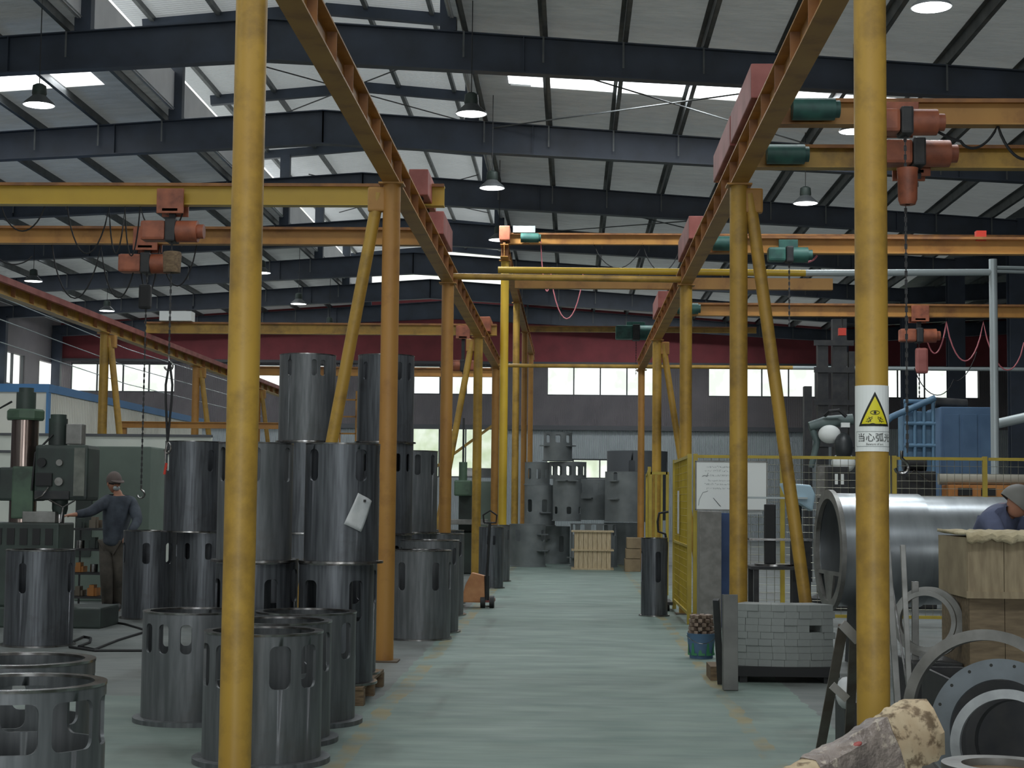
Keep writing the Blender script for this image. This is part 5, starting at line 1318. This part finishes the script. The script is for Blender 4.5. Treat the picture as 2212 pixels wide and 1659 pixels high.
# ------------------------------------------------------------------ people
def skin(nodes, edges, root, sub=2):
    names = list(nodes); idx = {n_: i for i, n_ in enumerate(names)}
    me = bpy.data.meshes.new('s'); me.from_pydata([nodes[n_][0] for n_ in names], [(idx[a], idx[b_]) for a, b_ in edges], [])
    o = bpy.data.objects.new('s', me); C.objects.link(o)
    o.modifiers.new('k', 'SKIN'); sv = me.skin_vertices[0].data
    for n_ in names: r_ = nodes[n_][1]; sv[idx[n_]].radius = r_ if isinstance(r_, tuple) else (r_, r_)
    sv[idx[root]].use_root = True
    o.modifiers['k'].use_smooth_shade = True
    s_ = o.modifiers.new('u', 'SUBSURF'); s_.levels = sub; s_.render_levels = sub
    dg = bpy.context.evaluated_depsgraph_get(); m2 = bpy.data.meshes.new_from_object(o.evaluated_get(dg))
    vs = [v.co.copy() for v in m2.vertices]; fs = [tuple(p_.vertices) for p_ in m2.polygons]
    bpy.data.objects.remove(o); bpy.data.meshes.remove(me); bpy.data.meshes.remove(m2); return vs, fs
def person(J, label, hat='cap', yaw=0.0, pitch=0.0, jacket=DENIM, trousers=TROU, hands=((0, 0, -1), (0, 0, -1)), mask=False):
    """J: joints in world space"""
    t = thing('person', label, 'person', ((J['footL'][0]+J['footR'][0])/2, (J['footL'][1]+J['footR'][1])/2, 0)); o = t.location
    J = {k: Vector(v)-o for k, v in J.items()}
    lerp = lambda a, b_, u: J[a].lerp(J[b_], u)
    nod = {'pelvis': (J['pelvis'], (.13, .1)), 'waist': (lerp('pelvis', 'chest', .5), (.115, .09)), 'chest': (J['chest'], (.15, .11)), 'neck0': (J['neck'], .06), 'neck1': (lerp('neck', 'head', .6), .052)}
    ed = [('pelvis', 'waist'), ('waist', 'chest'), ('chest', 'neck0'), ('neck0', 'neck1')]
    for s_ in 'LR':
        nod.update({'sh'+s_: (J['sh'+s_], .056), 'el'+s_: (J['el'+s_], .04), 'wr'+s_: (J['wr'+s_], .027), 'hip'+s_: (J['hip'+s_], .085), 'kn'+s_: (J['kn'+s_], .055), 'an'+s_: (J['an'+s_], .036), 'ft'+s_: (J['foot'+s_], .04)})
        ed += [('chest', 'sh'+s_), ('sh'+s_, 'el'+s_), ('el'+s_, 'wr'+s_), ('pelvis', 'hip'+s_), ('hip'+s_, 'kn'+s_), ('kn'+s_, 'an'+s_), ('an'+s_, 'ft'+s_)]
        wd = (J['wr'+s_]-J['el'+s_]).normalized(); hd = (wd*.7+Vector(hands['LR'.index(s_)])*.5).normalized()
        lat = hd.cross(Vector((0, 0, 1)) if abs(hd.z) < .9 else Vector((0, 1, 0))).normalized(); dn = hd.cross(lat).normalized()
        pal = J['wr'+s_]+hd*.055; nod['pm'+s_] = (pal, (.04, .022)); ed.append(('wr'+s_, 'pm'+s_))
        for k in range(4):
            off = (k-1.5)*.021; ln = (.07, .082, .078, .062)[k]; b0 = pal+hd*.035+lat*off; c1 = b0+hd*ln*.5+dn*.008; c2 = c1+hd*ln*.38+dn*.03
            for q, (pt_, rr) in enumerate(((b0, .0105), (c1, .0095), (c2, .008))):
                nod['f%d%d%s' % (k, q, s_)] = (pt_, rr); ed.append(('pm'+s_ if q == 0 else 'f%d%d%s' % (k, q-1, s_), 'f%d%d%s' % (k, q, s_)))
        b0 = pal-hd*.02+lat*.035; nod['t0'+s_] = (b0, .012); nod['t1'+s_] = (b0+hd*.035+lat*.02+dn*.02, .01); ed += [('pm'+s_, 't0'+s_), ('t0'+s_, 't1'+s_)]
    vs, fs = skin(nod, ed, 'pelvis')
    b = MB().add(vs, fs)
    H = J['head']; Rm = Matrix.Rotation(yaw, 3, 'Z') @ Matrix.Rotation(pitch, 3, 'X')   # face looks along -Y when yaw=0
    hp = lambda x_, y_, z_: H+Rm @ Vector((x_, y_, z_))
    # head: ellipsoid drawn in to a chin, with nose, ears, brow
    n_, m_ = 24, 18; hv = []
    for j in range(m_+1):
        f = PI*j/m_
        for k in range(n_):
            a = 2*PI*k/n_; z = .118*math.cos(f); w_ = 1.0 if z > -.02 else 1-.42*((-z-.02)/.098)**1.3
            x_ = .075*math.sin(f)**.85*math.cos(a)*w_; y_ = .092*math.sin(f)**.85*math.sin(a)*(w_ if math.sin(a) > 0 else 1-.15*(1-w_))-(.0)
            hv.append(hp(x_, y_, z))
    b.add(hv, [(j*n_+k, (j+1)*n_+k, (j+1)*n_+(k+1) % n_, j*n_+(k+1) % n_) for j in range(m_) for k in range(n_)])
    b.path([hp(0, -.088, .012), hp(0, -.108, -.018), hp(0, -.09, -.03)], [.008, .015, .01], 10)
    for s_ in (-1, 1): b.ell(hp(s_*.076, .005, -.005), (.01, .02, .032), 10, 8, Rm)
    bd = b.build('body', SKINM, t, smooth=True)
    for s_ in (-1, 1): MB().ell(hp(s_*.03, -.084, .01), (.012, .007, .007), 10, 8, Rm).build('eye', INK, bd, smooth=True)
    MB().ell(hp(0, -.087, -.05), (.024, .006, .007), 12, 8, Rm).build('mouth', mat('lips', c(150, 92, 84), .6), bd, smooth=True)
    # clothing over the same bones
    jn = {'pe': (J['pelvis']-Vector((0, 0, .06)), (.18, .145)), 'wa': (lerp('pelvis', 'chest', .45), (.165, .135)), 'ch': (J['chest'], (.195, .145)), 'nk': (J['neck']-Vector((0, 0, .03)), (.085, .08))}
    je = [('pe', 'wa'), ('wa', 'ch'), ('ch', 'nk')]
    for s_ in 'LR':
        jn.update({'s'+s_: (J['sh'+s_], .09), 'e'+s_: (J['el'+s_], .066), 'w'+s_: (lerp('el'+s_, 'wr'+s_, .92), .047)}); je += [('ch', 's'+s_), ('s'+s_, 'e'+s_), ('e'+s_, 'w'+s_)]
    vs, fs = skin(jn, je, 'wa'); MB().add(vs, fs).build('jacket', jacket, t, smooth=True)
    tn = {'p': (J['pelvis'], (.12, .11))}; te = []
    for s_ in 'LR':
        tn.update({'h'+s_: (J['hip'+s_], .1), 'k'+s_: (J['kn'+s_], .084), 'a'+s_: (lerp('kn'+s_, 'an'+s_, .95), .07)}); te += [('p', 'h'+s_), ('h'+s_, 'k'+s_), ('k'+s_, 'a'+s_)]
        f0 = J['foot'+s_]; an = J['an'+s_]; MB().path([Vector((an.x, an.y+.05, .05)), Vector((an.x, an.y, .07)), Vector((f0.x, f0.y, .045))+(f0-an)*.0, Vector((f0.x, f0.y, .04))+(Vector((f0.x-an.x, f0.y-an.y, 0))*.45)], [.045, .058, .05, .03], 14).build('shoe', BLACK, t, smooth=True)
    vs, fs = skin(tn, te, 'p'); MB().add(vs, fs).build('trousers', trousers, t, smooth=True)
    def cap_dome(name, m, sx, sy, sz, z0, yo=0):
        b = MB(); K = 9; vv = []
        for j in range(K+1):
            f = PI/2*j/K*1.12
            for k in range(24): a = 2*PI*k/24; vv.append(hp(sx*math.sin(f)*math.cos(a), sy*math.sin(f)*math.sin(a)+yo, z0+sz*math.cos(f)))
        b.add(vv, [(j*24+k, (j+1)*24+k, (j+1)*24+(k+1) % 24, j*24+(k+1) % 24) for j in range(K) for k in range(24)]); return b.build(name, m, t, smooth=True)
    cap_dome('hair', HAIR, .081, .1, .1, .012, .008)
    if hat == 'cap':
        cp = cap_dome('cap', CAPM, .092, .112, .115, .035, .004)
        b = MB(); vv = []
        for i in range(9):
            a = PI*i/8; vv += [hp(.085*math.cos(a), -.075-.03*math.sin(a), .052), hp(.078*math.cos(a), -.085-.1*math.sin(a), .035)]
        b.add(vv, [(2*i, 2*i+1, 2*i+3, 2*i+2) for i in range(8)]); v_ = b.build('cap_visor', CAPM, cp, smooth=True); md = v_.modifiers.new('s', 'SOLIDIFY'); md.thickness = .006
    else:
        cap_dome('hood', mat('grey_welding_hood', c(104, 104, 100), .6), .115, .135, .14, -.01, .015)
        MB().obox(hp(0, -.13, -.02), (.17, .03, .2), (0, 0, yaw)).build('welding_visor', BLACK, t, bevel=.02)
    if mask: MB().ell(hp(0, -.082, -.045), (.045, .03, .035), 14, 10, Rm).build('dust_mask', PIPEW, t, smooth=True)
    return t
Y = 19.95
pt = lambda x_, y_, Y_=Y: tuple(P(x_, y_, Y_))
gl = lambda x_, Y_: (P(x_, 1100, Y_).x, Y_, .04)
person({'pelvis': pt(243, 1172), 'chest': pt(257, 1098), 'neck': pt(256, 1070), 'head': pt(246, 1044), 'shL': pt(231, 1082, 19.85), 'shR': pt(286, 1086, 20.05),
        'elL': pt(196, 1106, 19.6), 'wrL': pt(160, 1112, 19.4), 'elR': pt(298, 1125, 19.85), 'wrR': pt(280, 1152, 19.6),
        'hipL': pt(229, 1180), 'hipR': pt(256, 1180), 'knL': pt(230, 1248, 19.8), 'knR': pt(255, 1246, 19.9), 'anL': pt(232, 1318, 19.95), 'anR': pt(254, 1318, 20.05),
        'footL': gl(230, 19.8), 'footR': gl(256, 19.87)},
       'person in a grey-blue jacket and cap reaching one arm to the green drill', 'cap', yaw=.75, pitch=.18, hands=((-1, 0, 0), (-.3, -.5, -.6)), mask=True)
q = lambda x_, y_, Y_=12.4: tuple(P(x_, y_, Y_))
person({'pelvis': q(2118, 1205), 'chest': q(2150, 1118), 'neck': q(2182, 1098, 12.35), 'head': q(2203, 1086, 12.25), 'shL': q(2140, 1122, 12.2), 'shR': q(2188, 1118, 12.6),
        'elL': q(2168, 1195, 12.05), 'wrL': q(2212, 1222, 12.0), 'elR': q(2225, 1195, 12.5), 'wrR': q(2245, 1215, 12.2),
        'hipL': q(2108, 1225, 12.3), 'hipR': q(2134, 1225, 12.55), 'knL': q(2120, 1345, 12.2), 'knR': q(2150, 1345, 12.5), 'anL': (P(2115, 1400, 12.5).x, 12.45, .08), 'anR': (P(2140, 1400, 12.7).x, 12.75, .08),
        'footL': (P(2125, 1400, 12.5).x, 12.3, .04), 'footR': (P(2152, 1400, 12.7).x, 12.62, .04)},
       'person in a blue work shirt and grey welding hood bending behind the draped box', 'hood', yaw=1.45, pitch=.7, jacket=mat('navy_work_shirt', c(96, 104, 132), .85, 0, c(80, 86, 112), 7), hands=((.6, 0, -.6), (.3, 0, -.8)))

# dark bin and rings added to darken the gaps behind the ring heap
xl = P(2040, 1500, 9.3).x
t = thing('dark_filler_bin', 'low dark iron bin added to darken behind the heap of rings', 'bin', (xl+.4, 9.45, 0))
MB().box(-.4, .5, -.35, -.33, .02, .45).build('front_plate', DARK, t); MB().box(-.4, .5, .33, .35, .02, .45).build('back_plate', DARK, t)
MB().box(-.42, -.4, -.35, .35, .02, .45).build('end_plate', DARK, t); MB().box(.5, .52, -.35, .35, .02, .45).build('end_plate', DARK, t)
MB().box(-.4, .5, -.33, .33, 0, .03).build('bottom_plate', BLACK, t)
for i, (x_, y_, z_, r_, lb) in enumerate(((.0, 0, .04, .3, 'lowest dark ring lying in the dark filler bin'), (.08, -.02, .14, .27, 'middle dark ring lying in the dark filler bin'), (.02, .03, .24, .28, 'uppermost dark ring lying in the dark filler bin'))):
    o_ = MB().lathe([(r_, 0), (r_, .06), (r_-.06, .06), (r_-.06, 0)], xl+.4+x_, 9.45+y_, z_, 48, closed=True).build('filler_ring', DARK, smooth=True); tag(o_, lb, 'ring')
